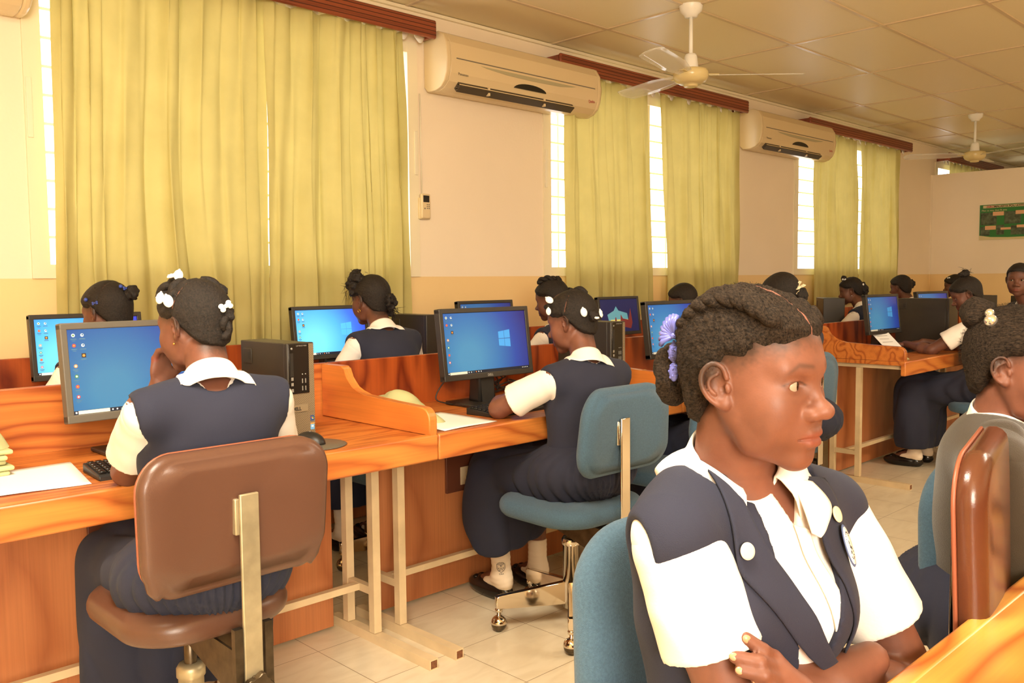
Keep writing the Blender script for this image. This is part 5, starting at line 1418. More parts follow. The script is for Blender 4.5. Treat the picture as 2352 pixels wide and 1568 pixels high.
        b = MB(); V = [[b.bm.verts.new(P[i*(nv+1)+j]) for j in range(nv+1)] for i in range(nu+1)]
        fs = [b.bm.faces.new((V[i][j], V[i+1][j], V[i+1][j+1], V[i][j+1])) for i in range(nu) for j in range(nv)]
        b._tag(fs, True); b.bm.normal_update()
        g = bmesh.ops.solidify(b.bm, geom=fs, thickness=0.0020); b._tag([f for f in g['geom'] if isinstance(f, bmesh.types.BMFace)], True)
        return b.build('collar', MT[mat], s.root)
    def skirt(s, hem=0.22, w=0.25, front=0.50, back=-0.10, knees=None, side=0.0, h=0.008, pleats=30, amp=0.013, h2=None, mat='navy', wz=0.66, hemfront=None, tail=None, cuts=()):
        ops = [('u', ell((0, -0.015, 0.575), (0.198, 0.168, 0.115)), 0)]
        for sd in s.legs:
            hip, K, A, T = s.legs[sd]
            ops.append(('u', cap(hip+V3(0, 0, 0.01), K+V3(0, 0.0, 0.004), 0.105, 0.082), 0.05))
            ops.append(('u', cap(K, A*0.78+K*0.22+V3(sd*0.03, 0.01, 0), 0.085, 0.085), 0.06))
        if len(s.legs) == 2:
            K = (s.legs[1][1]+s.legs[-1][1])/2
            ops.append(('u', cap(V3(0, 0.08, 0.53), K, 0.10, 0.09), 0.06))
            A = (s.legs[1][2]+s.legs[-1][2])/2
            ops.append(('u', ell((K[0], (K[1]+A[1])/2-0.01, (K[2]+hem)/2), (w, 0.13, (K[2]-hem)*0.9)), 0.05))
        if side:
            for sd in (-1, 1): ops.append(('u', ell((sd*side, 0.16, 0.40), (0.045, 0.20, 0.25)), 0.06))
        if tail: ops.append(('u', ell(tail[0], tail[1]), 0.05))
        c = V3(0, -0.06, 0.66)
        def pl(F, X, Y, Z):
            th = np.arctan2(X, Y+f32(0.10)); r = np.clip((f32(0.66)-Z)*4+np.abs(Y)*2.2, 0, 1)
            return F-f32(amp)*(np.abs(np.sin(th*f32(pleats)/2+5*vnoise(X, Y, Z, 5)+Z*6))-f32(0.4))*r-f32(0.010)*vnoise(X, Y, Z, 9)
        ops.append(('f', pl, 0))
        hf = hemfront if hemfront is not None else hem
        n = nrm((0, (hf-hem)/0.5, -1.0)); ops.append(('i', half((0, (hf-hem)*2, -1), (0, 0.10, hem)), 0.004))
        ops.append(('i', half((0, 0, 1), (0, 0, wz+0.012)), 0.003))
        for n_, p_ in cuts: ops.append(('i', half(n_, p_), 0.02))
        o, V = sdf_obj('skirt', ops, h, MT[mat], s.root); s.skirtops = ops
        # waistband
        return o
    def feet(s, h=0.004, mat='shoe', bow=True):
        for sd in s.legs:
            hip, K, A, T = s.legs[sd]; u = nrm(K-A); f = nrm(T-A); f = nrm(f*V3(1, 1, 0)); sdv = np.cross(f, (0, 0, 1))
            so = [('u', cap(A+u*0.115, A, 0.0385, 0.037), 0), ('u', cap(A-V3(0, 0, 0.02), T*0.5+A*0.5-V3(0, 0, 0.01), 0.037, 0.030), 0.02), ('u', cap(A-V3(0, 0, 0.035)-f*0.02, A, 0.032, 0.034), 0.02)]
            def wr(F, X, Y, Z): return F-f32(0.0009)*np.sin(Z*f32(330)+9*vnoise(X, Y, Z, 14))-f32(0.003)*vnoise(X, Y, Z, 30)
            so.append(('f', wr, 0)); so.append(('i', half(u, A+u*0.105), 0.002))
            sdf_obj('sock', so, h, MT['sock'], s.root)
            Fz = Fr((T[0]*0.5+A[0]*0.5, T[1]*0.5+A[1]*0.5, 0), np.stack([sdv, f, V3(0, 0, 1)], 1))
            L = np.linalg.norm((T-A)[:2])/2+0.045
            sh = [('u', ell((0, 0, 0.030), (0.045, L+0.012, 0.042), Fz), 0), ('s', ell((0, -L*0.38, 0.085), (0.036, L*0.80, 0.048), Fz), 0.004), ('u', cap((0, -L+0.03, 0.045), (0, -L+0.03, 0.03), 0.030, 0.032, Fz), 0.01),
                  ('s', cap((0, -L+0.05, 0.075), (0, 0, 0.085), 0.030, 0.034, Fz), 0.003), ('i', half((0, 0, -1), (0, 0, 0.0), Fz), 0.002)]
            sdf_obj('shoe', sh, h, MT[mat], s.root)
            if bow: MB().sphere(Fz.p(0.012, L*0.62, 0.058), 0.014, 12, 8, (1.3, 1, .7)).sphere(Fz.p(-0.012, L*0.62, 0.058), 0.014, 12, 8, (1.3, 1, .7)).build('shoe_bow', MT[mat], s.root)

    # hair ------------------------------------------------------
    def hairline(s, front=0.066, temple=0.034, ear=0.030, nape=-0.062):
        ys = [-0.12, -0.085, -0.055, -0.028, 0.0, 0.022, 0.045, 0.066, 0.09, 0.12]
        zs = [nape, nape, nape+0.022, -0.012, ear, ear+0.002, temple+0.004, front-0.010, front+0.004, front+0.02]
        def hl(x, y): return np.interp(y, ys, zs)+np.maximum(np.abs(x)-0.045, 0)*0.0
        s.hl = hl; return hl
    def hair(s, th=0.007, h=0.004, parts=(), extra=(), mat='hair', noise=0.004, ns=60, grooves=(), strand=0.0, bumps=None, name='hair', hfine=None):
        """close-combed cap; parts are parting planes (normal, point, limits) in head coordinates"""
        H = s.H; hl = s.hl
        ops = [('u', ell((0, -0.016, 0.038), (0.070+th, 0.083+th, 0.081+th), H), 0), ('u', ell((0, 0.026, 0.044), (0.058+th, 0.060+th, 0.056+th), H), 0.02), ('u', ell((0, 0.026, -0.006), (0.060+th, 0.055+th, 0.056+th), H), 0.025), ('u', ell((0, -0.030, -0.030), (0.055+th*.4, 0.052+th*.6, 0.060), H), 0.03)]
        def cut(F, X, Y, Z):
            x = (X-f32(H.o[0])); y = (Y-f32(H.o[1])); z = (Z-f32(H.o[2])); R = H.R/H.sc
            q = [f32(R[0, i])*x+f32(R[1, i])*y+f32(R[2, i])*z for i in range(3)]
            b = (hl(q[0], q[1]).astype(f32)-q[2]+f32(0.006)*vnoise(q[0], q[1], q[2], 90))*f32(0.9)
            F = F+np.clip(b+f32(0.016), 0, 0.05)*f32(0.55)        # thin out toward the hairline
            F = -smin(-F, -b, 0.004)
            if noise: F = F-f32(noise)*vnoise(q[0], q[1], q[2], ns)-f32(noise*0.5)*vnoise(q[0], q[1], q[2], ns*2.6)
            if bumps is not None: F = F-bumps(q[0], q[1], q[2])
            for n, pt, lim in parts:
                n = nrm(n); d = np.abs((q[0]-f32(pt[0]))*f32(n[0])+(q[1]-f32(pt[1]))*f32(n[1])+(q[2]-f32(pt[2]))*f32(n[2]))
                m = lim(q[0], q[1], q[2])
                F = F+np.where(m, f32(0.0022)*np.exp(-(d/f32(0.0035))**2), f32(0))
            return F
        ops.append(('f', cut, 0))
        ops += [(a, b, c) for a, b, c in extra]
        o, V = sdf_obj(name, ops, h, MT[mat], s.root); s.hairops = ops
        return o
    def parting(s, n, pt, a0, a1, r=0.0021, steps=40):
        """thin line of bare scalp where the hair is parted along a plane"""
        n = nrm(n); c = V3(0, -0.014, 0.030); c = c-n*((c-V3(*pt)) @ n)
        u = nrm(V3(0, 0, 1)-n*n[2]); v = np.cross(n, u); pts = []
        for a in np.linspace(math.radians(a0), math.radians(a1), steps):
            d = s.H.R @ (u*math.cos(a)+v*math.sin(a)); o = s.H.p(*c)
            ts = np.arange(0.03, 0.15, 0.0012); Q = o+d*ts[:, None]; F = at_points(s.hairops, Q); k = np.where(F < 0)[0]
            if len(k): pts.append(tuple(Q[k[-1]]-d*r*0.35))
        if len(pts) > 3:
            pts = [tuple((np.array(pts[max(0, i-1)])+np.array(pts[i])*2+np.array(pts[min(len(pts)-1, i+1)]))/4) for i in range(len(pts))]
            MB().tube(pts, [r*(0.4 if i in (0, len(pts)-1) else 1) for i in range(len(pts))], 6).build('hair_parting', MT['scalp'], s.root)

    def ball(s, p, r, mat='hair', noise=0.35, name='hair_bun', sc=(1, 1, 1), h=0.0035):
        H = s.H
        def nz(F, X, Y, Z): return F-f32(r*noise)*vnoise(X, Y, Z, 1.6/r)-f32(r*noise*0.5)*vnoise(X, Y, Z, 4/r)
        ops = [('u', ell(p, (r*sc[0], r*sc[1], r*sc[2]), H), 0), ('f', nz, 0)]
        return sdf_obj(name, ops, h, MT[mat], s.root)[0]
    def braid(s, pts, r, mat='hair', name='braid', turns=0.012):
        """rope twist: two strands round a path given in head coordinates"""
        P = [Vector(s.H.p(*p)) for p in pts]; path = []
        for i in range(len(P)-1):
            p0 = P[max(0, i-1)]; p1 = P[i]; p2 = P[i+1]; p3 = P[min(len(P)-1, i+2)]
            for k in range(6):
                t = k/6; path.append(0.5*((2*p1)+(p2-p0)*t+(2*p0-5*p1+4*p2-p3)*t*t+(3*p1-p0-3*p2+p3)*t**3))
        path.append(P[-1]); b = MB(); L = 0
        T = (path[-1]-path[0]).normalized(); up = Vector((0.3, 0.2, 0.93)); a = T.cross(up).normalized(); c = T.cross(a)
        for ph in (0, PI):
            q = []; L = 0
            for i, p in enumerate(path):
                if i: L += (p-path[i-1]).length
                an = L/turns+ph; q.append(p+(a*math.cos(an)+c*math.sin(an))*r*0.45)
            b.tube(q, [r*(0.72 if 0 < i < len(q)-2 else 0.35) for i in range(len(q))], 8)
        return b.build(name, MT[mat], s.root)
    def clip(s, p, r=0.011, kind='bow', mat='clipwhite', d=(0, -1, 0), up=(0, 0, 1), name='hair_clip'):
        H = s.H; c = H.p(*p); n = nrm(H.d(*d)); u = nrm(H.d(*up)); u = nrm(u-n*(u @ n)); x = np.cross(n, u); R = Matrix((Vector(x), Vector(u), Vector(n))).transposed()
        b = MB(); C_ = lambda a, bb, cc: Vector(c)+R @ Vector((a*r, bb*r, cc*r))
        if kind == 'bow':
            for sx in (-1, 1):
                b.sphere(C_(sx*0.95, 0.35, 0.2), r*0.62, 14, 10, (1, 0.75, 0.45), R); b.sphere(C_(sx*0.95, -0.35, 0.2), r*0.62, 14, 10, (1, 0.75, 0.45), R)
            b.sphere(C_(0, 0, 0.3), r*0.42, 10, 8, (1, 1, .8), R)
        elif kind == 'oval':
            b.sphere(C_(0, 0, 0.3), r, 18, 12, (0.78, 1.05, 0.42), R)
            for a in range(5): b.sphere(C_(0.5*math.cos(a*1.26), 0.65*math.sin(a*1.26), 0.62), r*0.16, 8, 6, (1, 1, 0.6), R)
            b.sphere(C_(0, 1.05, 0.3), r*0.2, 8, 6)
        elif kind == 'shell':
            for k in range(9):
                a = math.radians(-64+16*k); L = 1.5
                b.tube([C_(-1.2+0.25*math.cos(a), 0.25*math.sin(a), 0.15), C_(-1.2+1.5*math.cos(a), 1.5*math.sin(a), 0.55), C_(-1.2+2.35*math.cos(a), 2.35*math.sin(a), 0.25)], [r*0.12, r*0.30, r*0.30], 8)
            b.sphere(C_(-1.15, 0, 0.1), r*0.36, 10, 8)
            b.sphere(C_(0.0, 0, 0.0), r, 16, 10, (1.15, 1.5, 0.32), R)
        elif kind == 'bead': b.sphere(C_(0, 0, 0.6), r, 18, 12)
        elif kind == 'ribbon':
            for k in range(7):
                a = k*0.9; b.grid(lambda u_, v_, a=a: C_(math.cos(a)*1.6*u_+0.4*math.sin(6*v_+a), math.sin(a)*1.8*u_+0.35*(v_-.5)*2, 0.5*math.sin(5*u_+a)+0.3), 8, 4, 0.0008)
        return b.build(name, MT[mat], s.root)
    def stud(s, sd=-1, r=0.0035, mat='gold', hoop=False):
        p = s.H.p(sd*0.078, 0.002, -0.032)
        if hoop: return MB().tube([tuple(p+s.H.R @ V3(0, 0.007*math.cos(a), 0.007*math.sin(a)-0.006)) for a in np.linspace(0, 2*PI, 17)[:-1]], 0.0016, 6, closed=True).build('earring', MT[mat], s.root)
        return MB().sphere(p, r, 12, 8).build('earring', MT[mat], s.root)

# ------------------------------------------------------------ the girl in the foreground

def foreground_girl():
    P = Person('person', 'girl in the foreground with folded arms and short braided hair, navy vest over white shirt', (-0.600, 1.015), -29)
    P.gaze = (-0.32, 1, 0.02)
    P.setup(neck=(-0.602, 0.985, 0.994), head=(-0.561, 0.960, 1.110), headdir=0, pitch=-2, pelvis_z=0.52, hsc=0.955, chest=0.8, slim=0.90,
            shoulders=((-0.6106, 0.868, 0.936), (-0.567, 1.160, 0.918)))
    # right arm hangs beside the body, its forearm crosses in front; left hand holds the right upper arm
    P.arm(1, wrist=(-0.4635, 1.085, 0.756), elbow=(-0.5385, 0.886, 0.728))
    P.arm(-1, wrist=(-0.4726, 0.935, 0.746), elbow=(-0.461, 1.222, 0.676))
    fingers()(P)
    P.leg(1, (-0.38, 0.86, 0.50), (-0.36, 0.84, 0.09), (-0.22, 0.82, 0.03)); P.leg(-1, (-0.36, 1.06, 0.50), (-0.34, 1.08, 0.09), (-0.20, 1.08, 0.03))
    hl = P.hairline(front=0.069, temple=0.050, ear=0.036, nape=-0.074)
    P.body(h=0.006, hh=0.0016, hl=hl, skin='skin')
    for nm in nails(P): pass
    # hair: ridges swept up and back from the face on either side of a curved parting
    def bumps(x, y, z):
        # two thick twists running front to back along the crown, ribbed across; finer diagonal rows below
        zz = z-0.102+0.0*y; side = np.abs(x)
        s1 = np.exp(-((side-0.040-0.10*np.maximum(y, -0.02))/0.014)**2)*np.clip((z-0.05)*30, 0, 1)
        rope = 0.0075*s1*(0.55+0.45*np.abs(np.sin(y*95+side*150)))
        gro = 0.0055*np.exp(-((side-0.058-0.06*y)/0.0035)**2)*np.clip((z-0.03)*30, 0, 1)
        rows = 0.0028*np.abs(np.sin((y*0.9+z*0.9)*150))*np.clip((z-0.045)*25, 0, 1)*(1-s1)
        crown = 0.003*np.abs(np.sin(x*120+y*60))*np.clip((z-0.09)*40, 0, 1)
        return (rope-gro+rows+crown).astype(f32)
    part = [((1, 0.0, 0.0), (0.006, 0, 0), lambda x, y, z: (y > 0.0) & (z > 0.06))]
    P.hair(th=0.0060, h=0.0022, parts=part, mat='hair_main', noise=0.0030, ns=200, bumps=bumps)
    for sx in (1, -1):
        P.braid([(sx*0.050, 0.062, 0.084), (sx*0.055, 0.040, 0.097), (sx*0.052, 0.012, 0.108), (sx*0.050, -0.020, 0.110), (sx*0.046, -0.055, 0.098), (sx*0.038, -0.082, 0.074), (sx*0.024, -0.098, 0.045)], 0.0100, 'hair_main', 'braid', 0.0060)
    P.parting((1, 0.0, 0.0), (0.004, 0, 0.1), -75, -5, 0.0018)
    P.ball((0.004, -0.118, 0.004), 0.030, 'hair_main', 0.30, 'hair_bun', (1.0, 0.85, 1.5), h=0.0028)
    P.clip((0.034, -0.106, 0.066), 0.0115, 'shell', 'clipblue', d=(0.9, -0.35, 0.15), up=(0.2, 0.5, 0.8))
    P.clip((0.032, -0.098, 0.036), 0.0120, 'oval', 'clipblue', d=(0.9, -0.5, 0), up=(0, 0.1, 1)); P.clip((0.032, -0.096, 0.010), 0.0120, 'oval', 'clipblue', d=(0.9, -0.5, 0), up=(0, 0, 1))
    frizz(P, 9000, 0.0042, 'hair_main', 0.0070)
    P.shirt(h=0.0040, sleeve=0.64, hem_r=0.063, puff=0.010, vee=0.060)
    P.vest(h=0.0035, vneck=0.30, off=0.014, bottom=0.55, armr=0.046, arm_in=0.010, neckr=0.066)
    dress_front(P)

    P.skirt(hem=0.25, h=0.012, wz=0.60)
    P.feet(h=0.007)
def fingers():
    # fingertips lying over the right upper arm: each chain runs knuckle -> middle joint -> tip
    def run(P):
        W = P.arms[-1][2]
        ch = FINGERS
        ops = []
        kn = [P.L(*c[0]) for c in ch]
        palm = sum(kn)/4
        for c, k in zip(ch, kn): ops.append(('u', cap(W*0.6+palm*0.4, k, 0.017, 0.0105), 0.012))
        for i, c in enumerate(ch):
            q = [P.L(*p) for p in c]; r = (0.0088, 0.0088, 0.0085, 0.0076)[i]
            ops.append(('u', cap(q[0], q[1], r+0.001, r), 0.003)); ops.append(('u', cap(q[1], q[2], r, r*0.86), 0.0025))
        t = P.L(*THUMB[0]); t2 = P.L(*THUMB[1]); ops.append(('u', cap(W*0.5+palm*0.5, t, 0.014, 0.011), 0.01)); ops.append(('u', cap(t, t2, 0.011, 0.009), 0.003))
        P.armops += ops
        lo, hi = ops_bounds(ops, 0.006); P.fineboxes.append((lo, hi, 0.0028))
    return run
def nails(P):
    for i, c in enumerate(FINGERS):
        a, b = P.L(*c[1]), P.L(*c[2]); d = nrm(b-a); cam = nrm(P.L(0, 0, 1.24)-b); n = nrm(cam-d*(cam @ d)); x = np.cross(d, n)
        R = Matrix((Vector(x), Vector(d), Vector(n))).transposed(); r = (0.0088, 0.0088, 0.0085, 0.0076)[i]
        MB().sphere(b+n*r*0.58+d*0.001, r*0.62, 14, 10, (0.85, 1.10, 0.42), R).build('fingernail', MT['nail'], P.root)
        yield i
def project(ops, pts, dirv, steps=60, step=0.004, off=0.0):
    """walk points along dirv until they meet the surface"""
    P = np.array(pts, float); d = np.asarray(dirv, float)
    alive = np.ones(len(P), bool)
    for _ in range(steps):
        F = at_points(ops, P)-off
        alive = F > 0.0004
        if not alive.any(): break
        P[alive] += d*np.minimum(F[alive], step*3)[:, None]*0.8
    return P
def patch(name, P, ops, poly, mat, off, thick=0.0022, n=26, lift=None, dirv=None):
    """cloth leaf: polygon in body coordinates (x, z) draped on a field from the front"""
    poly = np.array(poly, float)
    # fan the outline as a quad strip between its two long sides: poly given as left chain, right chain of equal length
    L, Rr = poly[:len(poly)//2], poly[len(poly)//2:][::-1]
    def chain(c, t):
        k = t*(len(c)-1); i = min(int(k), len(c)-2); return c[i]*(1-(k-i))+c[i+1]*(k-i)
    m = 10; uv = [(i/n, j/m) for i in range(n+1) for j in range(m+1)]
    pts = []
    d = nrm(dirv if dirv is not None else (0, -1, 0))
    for u, v in uv:
        q = chain(L, u)*(1-v)+chain(Rr, u)*v; pts.append(V3(q[0], P.nb[1]+0.22, q[1]) if dirv is None else V3(q[0], P.nb[1], q[1])-d*0.22)
    Q = project(ops, pts, d, off=off)
    if lift is not None: Q = np.array([p-d*lift(u, v) for p, (u, v) in zip(Q, uv)])
    b = MB(); V = [[b.bm.verts.new(Q[i*(m+1)+j]) for j in range(m+1)] for i in range(n+1)]
    fs = [b.bm.faces.new((V[i][j], V[i+1][j], V[i+1][j+1], V[i][j+1])) for i in range(n) for j in range(m)]
    b._tag(fs, True); b.bm.normal_update()
    g = bmesh.ops.solidify(b.bm, geom=fs, thickness=thick); b._tag([f for f in g['geom'] if isinstance(f, bmesh.types.BMFace)], True)
    return b.build(name, mat, P.root)
def loft(name, P, A, B, mat, off, thick=0.0022, n=30, m=8, wave=0.0):
    A = np.array(A, float); B = np.array(B, float)
    def ch(c, t):
        k = t*(len(c)-1); i = min(int(k), len(c)-2); f = k-i
        p0, p1, p2, p3 = c[max(0, i-1)], c[i], c[i+1], c[min(len(c)-1, i+2)]
        return 0.5*((2*p1)+(p2-p0)*f+(2*p0-5*p1+4*p2-p3)*f*f+(3*p1-p0-3*p2+p3)*f**3)
    pts = []
    for i in range(n+1):
        for k in range(m+1):
            v = k/m; pts.append(ch(A, i/n)*(1-v)+ch(B, i/n)*v)
    Q = np.array(pts)
    for _ in range(5):      # bring onto the offset surface
        F = at_points(P.torso, Q); G = np.stack([at_points(P.torso, Q+e)-at_points(P.torso, Q-e) for e in np.eye(3)*0.003], 1); G /= np.linalg.norm(G, axis=1)[:, None]+1e-9
        Q = Q+G*np.clip(off-F, -0.01, 0.01)[:, None]
    b = MB(); V = [[b.bm.verts.new(Q[i*(m+1)+k]) for k in range(m+1)] for i in range(n+1)]
    fs = [b.bm.faces.new((V[i][k], V[i+1][k], V[i+1][k+1], V[i][k+1])) for i in range(n) for k in range(m)]
    b._tag(fs, True); b.bm.normal_update()
    g = bmesh.ops.solidify(b.bm, geom=fs, thickness=thick); b._tag([f for f in g['geom'] if isinstance(f, bmesh.types.BMFace)], True)
    return b.build(name, mat, P.root)
def on_cloth(P, pt, off, up=(0, 0, 1)):
    Q = np.array([pt], float)
    for _ in range(6):
        F = at_points(P.torso, Q); G = np.stack([at_points(P.torso, Q+e)-at_points(P.torso, Q-e) for e in np.eye(3)*0.003], 1); G /= np.linalg.norm(G, axis=1)[:, None]
        Q = Q+G*np.clip(off-F, -0.01, 0.01)[:, None]
    n = nrm(G[0]); u = nrm(V3(*up)-n*(V3(*up) @ n)); x = np.cross(u, n)
    return frame(Vector(Q[0]), Vector(x), Vector(u), Vector(n))
def dress_front(P):
    RO = [(0.088, -0.010, 1.012), (0.085, 0.035, 0.998), (0.085, 0.075, 0.970), (0.084, 0.093, 0.936), (0.079, 0.0955, 0.905), (0.066, 0.109, 0.879), (0.040, 0.118, 0.848), (0.000, 0.117, 0.806), (-0.0545, 0.090, 0.755), (-0.08, 0.085, 0.73)]
    RI = [(0.076, 0.000, 1.016), (0.070, 0.042, 0.993), (0.052, 0.0775, 0.959), (0.036, 0.094, 0.922), (0.0165, 0.102, 0.891), (-0.001, 0.112, 0.865), (-0.016, 0.122, 0.841), (-0.032, 0.121, 0.809), (-0.069, 0.083, 0.763), (-0.09, 0.08, 0.735)]
    LI = [(-0.045, 0.050, 0.985), (-0.052, 0.065, 0.955), (-0.048, 0.085, 0.932), (-0.048, 0.095, 0.911), (-0.0535, 0.105, 0.890), (-0.063, 0.114, 0.870), (-0.068, 0.120, 0.850), (-0.075, 0.117, 0.820), (-0.072, 0.110, 0.785)]
    LO = [(-0.086, 0.030, 0.975), (-0.097, 0.045, 0.951), (-0.101, 0.050, 0.931), (-0.113, 0.042, 0.906), (-0.120, 0.040, 0.880), (-0.121, 0.050, 0.855), (-0.116, 0.065, 0.825), (-0.102, 0.080, 0.795), (-0.085, 0.090, 0.770)]
    loft('lapel', P, RO, RI, MT['navy'], 0.0195, 0.003); loft('lapel', P, LI, LO, MT['navy'], 0.0195, 0.003)
    # open shirt front: placket strips and turned-back revers
    loft('shirt_placket', P, [(-0.010, 0.08, 0.936), (-0.018, 0.09, 0.900), (-0.034, 0.10, 0.850), (-0.052, 0.10, 0.790)], [(-0.032, 0.08, 0.930), (-0.038, 0.09, 0.900), (-0.052, 0.10, 0.850), (-0.068, 0.10, 0.790)], MT['shirt'], 0.0115, 0.002)
    loft('shirt_revers', P, [(-0.018, 0.06, 0.985), (-0.020, 0.07, 0.960), (-0.022, 0.08, 0.936), (-0.024, 0.085, 0.926)], [(-0.048, 0.05, 0.975), (-0.070, 0.060, 0.950), (-0.049, 0.078, 0.928), (-0.036, 0.085, 0.920)], MT['shirt'], 0.0230, 0.002)
    P.collar(r0=0.052, point=0.062, back=0.058, gap=0.50, off=0.0235, stand=0.042, up0=-0.004)
    for pt, up in (((0.0670, 0.0927, 0.918), (0, 0, 1)), ((-0.076, 0.066, 0.940), (0.2, 0, 1))):
        m = on_cloth(P, pt, 0.0232, up); b = MB(); b.lathe([(0.0095, 0), (0.0104, 0.0012), (0.0098, 0.0026), (0.0070, 0.0020), (0.0035, 0.0026), (0.001, 0.0026)], n=28)
        for v in b.bm.verts: v.co = m @ v.co
        b.build('lapel_button', MT['buttonivory'], P.root)
    m = on_cloth(P, (-0.085, 0.066, 0.900), 0.0232, (0.42, 0, 1)); b = MB()
    b.lathe([(1, 0), (1.06, 0.0008), (1.0, 0.0020), (0.9, 0.0016)], n=36)
    for v in b.bm.verts: v.co = m @ Vector((v.co.x*0.0170, v.co.y*0.0275, v.co.z))
    bd = b.build('badge', MT['badgeblue'], P.root)
    b = MB(); b.lathe([(0.92, 0.0012), (0.92, 0.0022), (0.0, 0.0024)], n=36)
    for v in b.bm.verts: v.co = m @ Vector((v.co.x*0.0170, v.co.y*0.0275, v.co.z))
    b.build('badge_field', MT['clipwhite'], bd)
    b = MB()
    def st(x0, y0, x1, y1, w=0.0007): b.bar(m @ Vector((x0, y0, 0.0026)), m @ Vector((x1, y1, 0.0026)), w, 0.0004)
    for (x, y) in ((0.0, -0.002), (0.004, -0.006), (-0.003, -0.008)):
        for a in range(3): st(x-0.0022*math.cos(a*1.05), y-0.0022*math.sin(a*1.05), x+0.0022*math.cos(a*1.05), y+0.0022*math.sin(a*1.05))
    st(-0.002, 0.004, 0.002, 0.004); st(0, 0.001, 0, 0.007)
    for a in np.linspace(0.5, 2.6, 9): st(0.010*math.cos(a), 0.017*math.sin(a), 0.0112*math.cos(a), 0.019*math.sin(a), 0.0006)
    for a in np.linspace(3.9, 5.5, 6): st(0.010*math.cos(a), 0.017*math.sin(a), 0.0112*math.cos(a), 0.019*math.sin(a), 0.0006)
    b.build('badge_emblem', MT['inkblue'], bd)
MT['buttonivory'] = plain('ivory button', srgb(232, 220, 190), 0.25)
def frizz(P, n, L, mat, th, name='loose_hair'):
    """short curled stray hairs standing off the cap"""
    H = P.H; rnd = np.random.RandomState(3); b = bmesh.new(); k = 0
    while k < n:
        d = rnd.normal(size=3); d /= np.linalg.norm(d)
        q = V3(0, -0.014, 0.038)+d*V3(0.071+th, 0.090+th, 0.083+th)
        if q[2] < P.hl(q[0], q[1])+0.006: continue
        a = rnd.normal(size=3)*0.6+d*1.0; a /= np.linalg.norm(a); c = np.cross(a, rnd.normal(size=3)); c /= np.linalg.norm(c); l = L*rnd.uniform(0.5, 1.5)
        s = nrm(np.cross(a, d+0.01))*0.00016
        pts = [q-d*0.002, q+a*l*0.45+c*l*0.15, q+a*l*0.7+c*l*0.5]
        vs = [b.verts.new(H.p(*(p+sg*s))) for p in pts for sg in (-1, 1)]
        b.faces.new((vs[0], vs[1], vs[3], vs[2])); b.faces.new((vs[2], vs[3], vs[5], vs[4])); k += 1
    me = bpy.data.meshes.new(name); b.to_mesh(me); b.free(); me.materials.append(MT[mat])
    o = mesh_obj(name, me, P.root); o['kind'] = 'stuff'; return o

# ------------------------------------------------------------ the seated pupils
def seated(label, loc, heading, neck, head, headdir, pitch=-8, roll=0, elbows=None, wrists=None, legs=True, hand=None, style=None, res=1, skin='skin2', detail=1, hem=0.22, hsc=0.97, slim=0.95, shoulders=None, top='vest', hl=None, gaze=None, back=False, sleeve=0.62, hem_r=0.058, puff=0.003, group=None, skw=0.24, sside=0.0, pz=0.55, lspread=0.0, lfwd=0.0, arm_in=0.002, after=None, cuts=()):
    P = Person('person', label, loc, heading, 1.0, group)
    if gaze: P.gaze = gaze
    P.setup(neck=neck, head=head, headdir=headdir, pitch=pitch, roll=roll, pelvis_z=pz, hsc=hsc, slim=slim, chest=0.5, shoulders=shoulders)
    c, s = math.cos(P.h), math.sin(P.h)
    W = lambda x, y, z: (loc[0]+x*s+y*c, loc[1]-x*c+y*s, z)     # right, forward, up -> world
    for sd, i in ((1, 0), (-1, 1)):
        w = (wrists or [None, None])[i] or W(sd*0.13, 0.46, 0.80)
        e = (elbows or [None, None])[i]
        if e is not None: P.arm(sd, wrist=w, elbow=e)
        else: P.arm(sd, wrist=w, hint=(sd*0.6, -0.2, -1))
    if hand:
        for sd, d, n, curl in hand: P.hands(sd, d, n, curl, fine=0.0035 if res < 1.3 else 0.005)
    if legs:
        for sd in (1, -1): P.leg(sd, W(sd*(0.10+lspread), 0.40+lfwd, 0.50), W(sd*(0.09+lspread), 0.38+lfwd, 0.10), W(sd*(0.10+lspread), 0.52+lfwd, 0.035))
    hl = P.hairline(*(hl or (0.066, 0.036, 0.030, -0.070)))
    P.body(h=0.007*res, hh=0.0033*res if detail else 0.006, hl=hl, skin=skin, detail=detail)
    if style: style(P)
    if top == 'vest':
        P.shirt(h=0.006*res, sleeve=sleeve, hem_r=hem_r, puff=puff)
        P.vest(h=0.006*res, off=0.015, bottom=0.60, arm_in=arm_in)
    elif top == 'sweater':
        P.vest(h=0.005, off=0.020, bottom=0.60, arm_in=0.09, name='sweater', mat='sweater', neckr=0.060)
        sweater_sleeves(P)
    P.collar()
    if legs:
        P.skirt(hem=hem, h=(0.0062 if res <= 1.0 else 0.009*res), w=skw, side=sside, cuts=cuts)
        P.feet(h=0.005*res)
    if after: after(P)
    return P
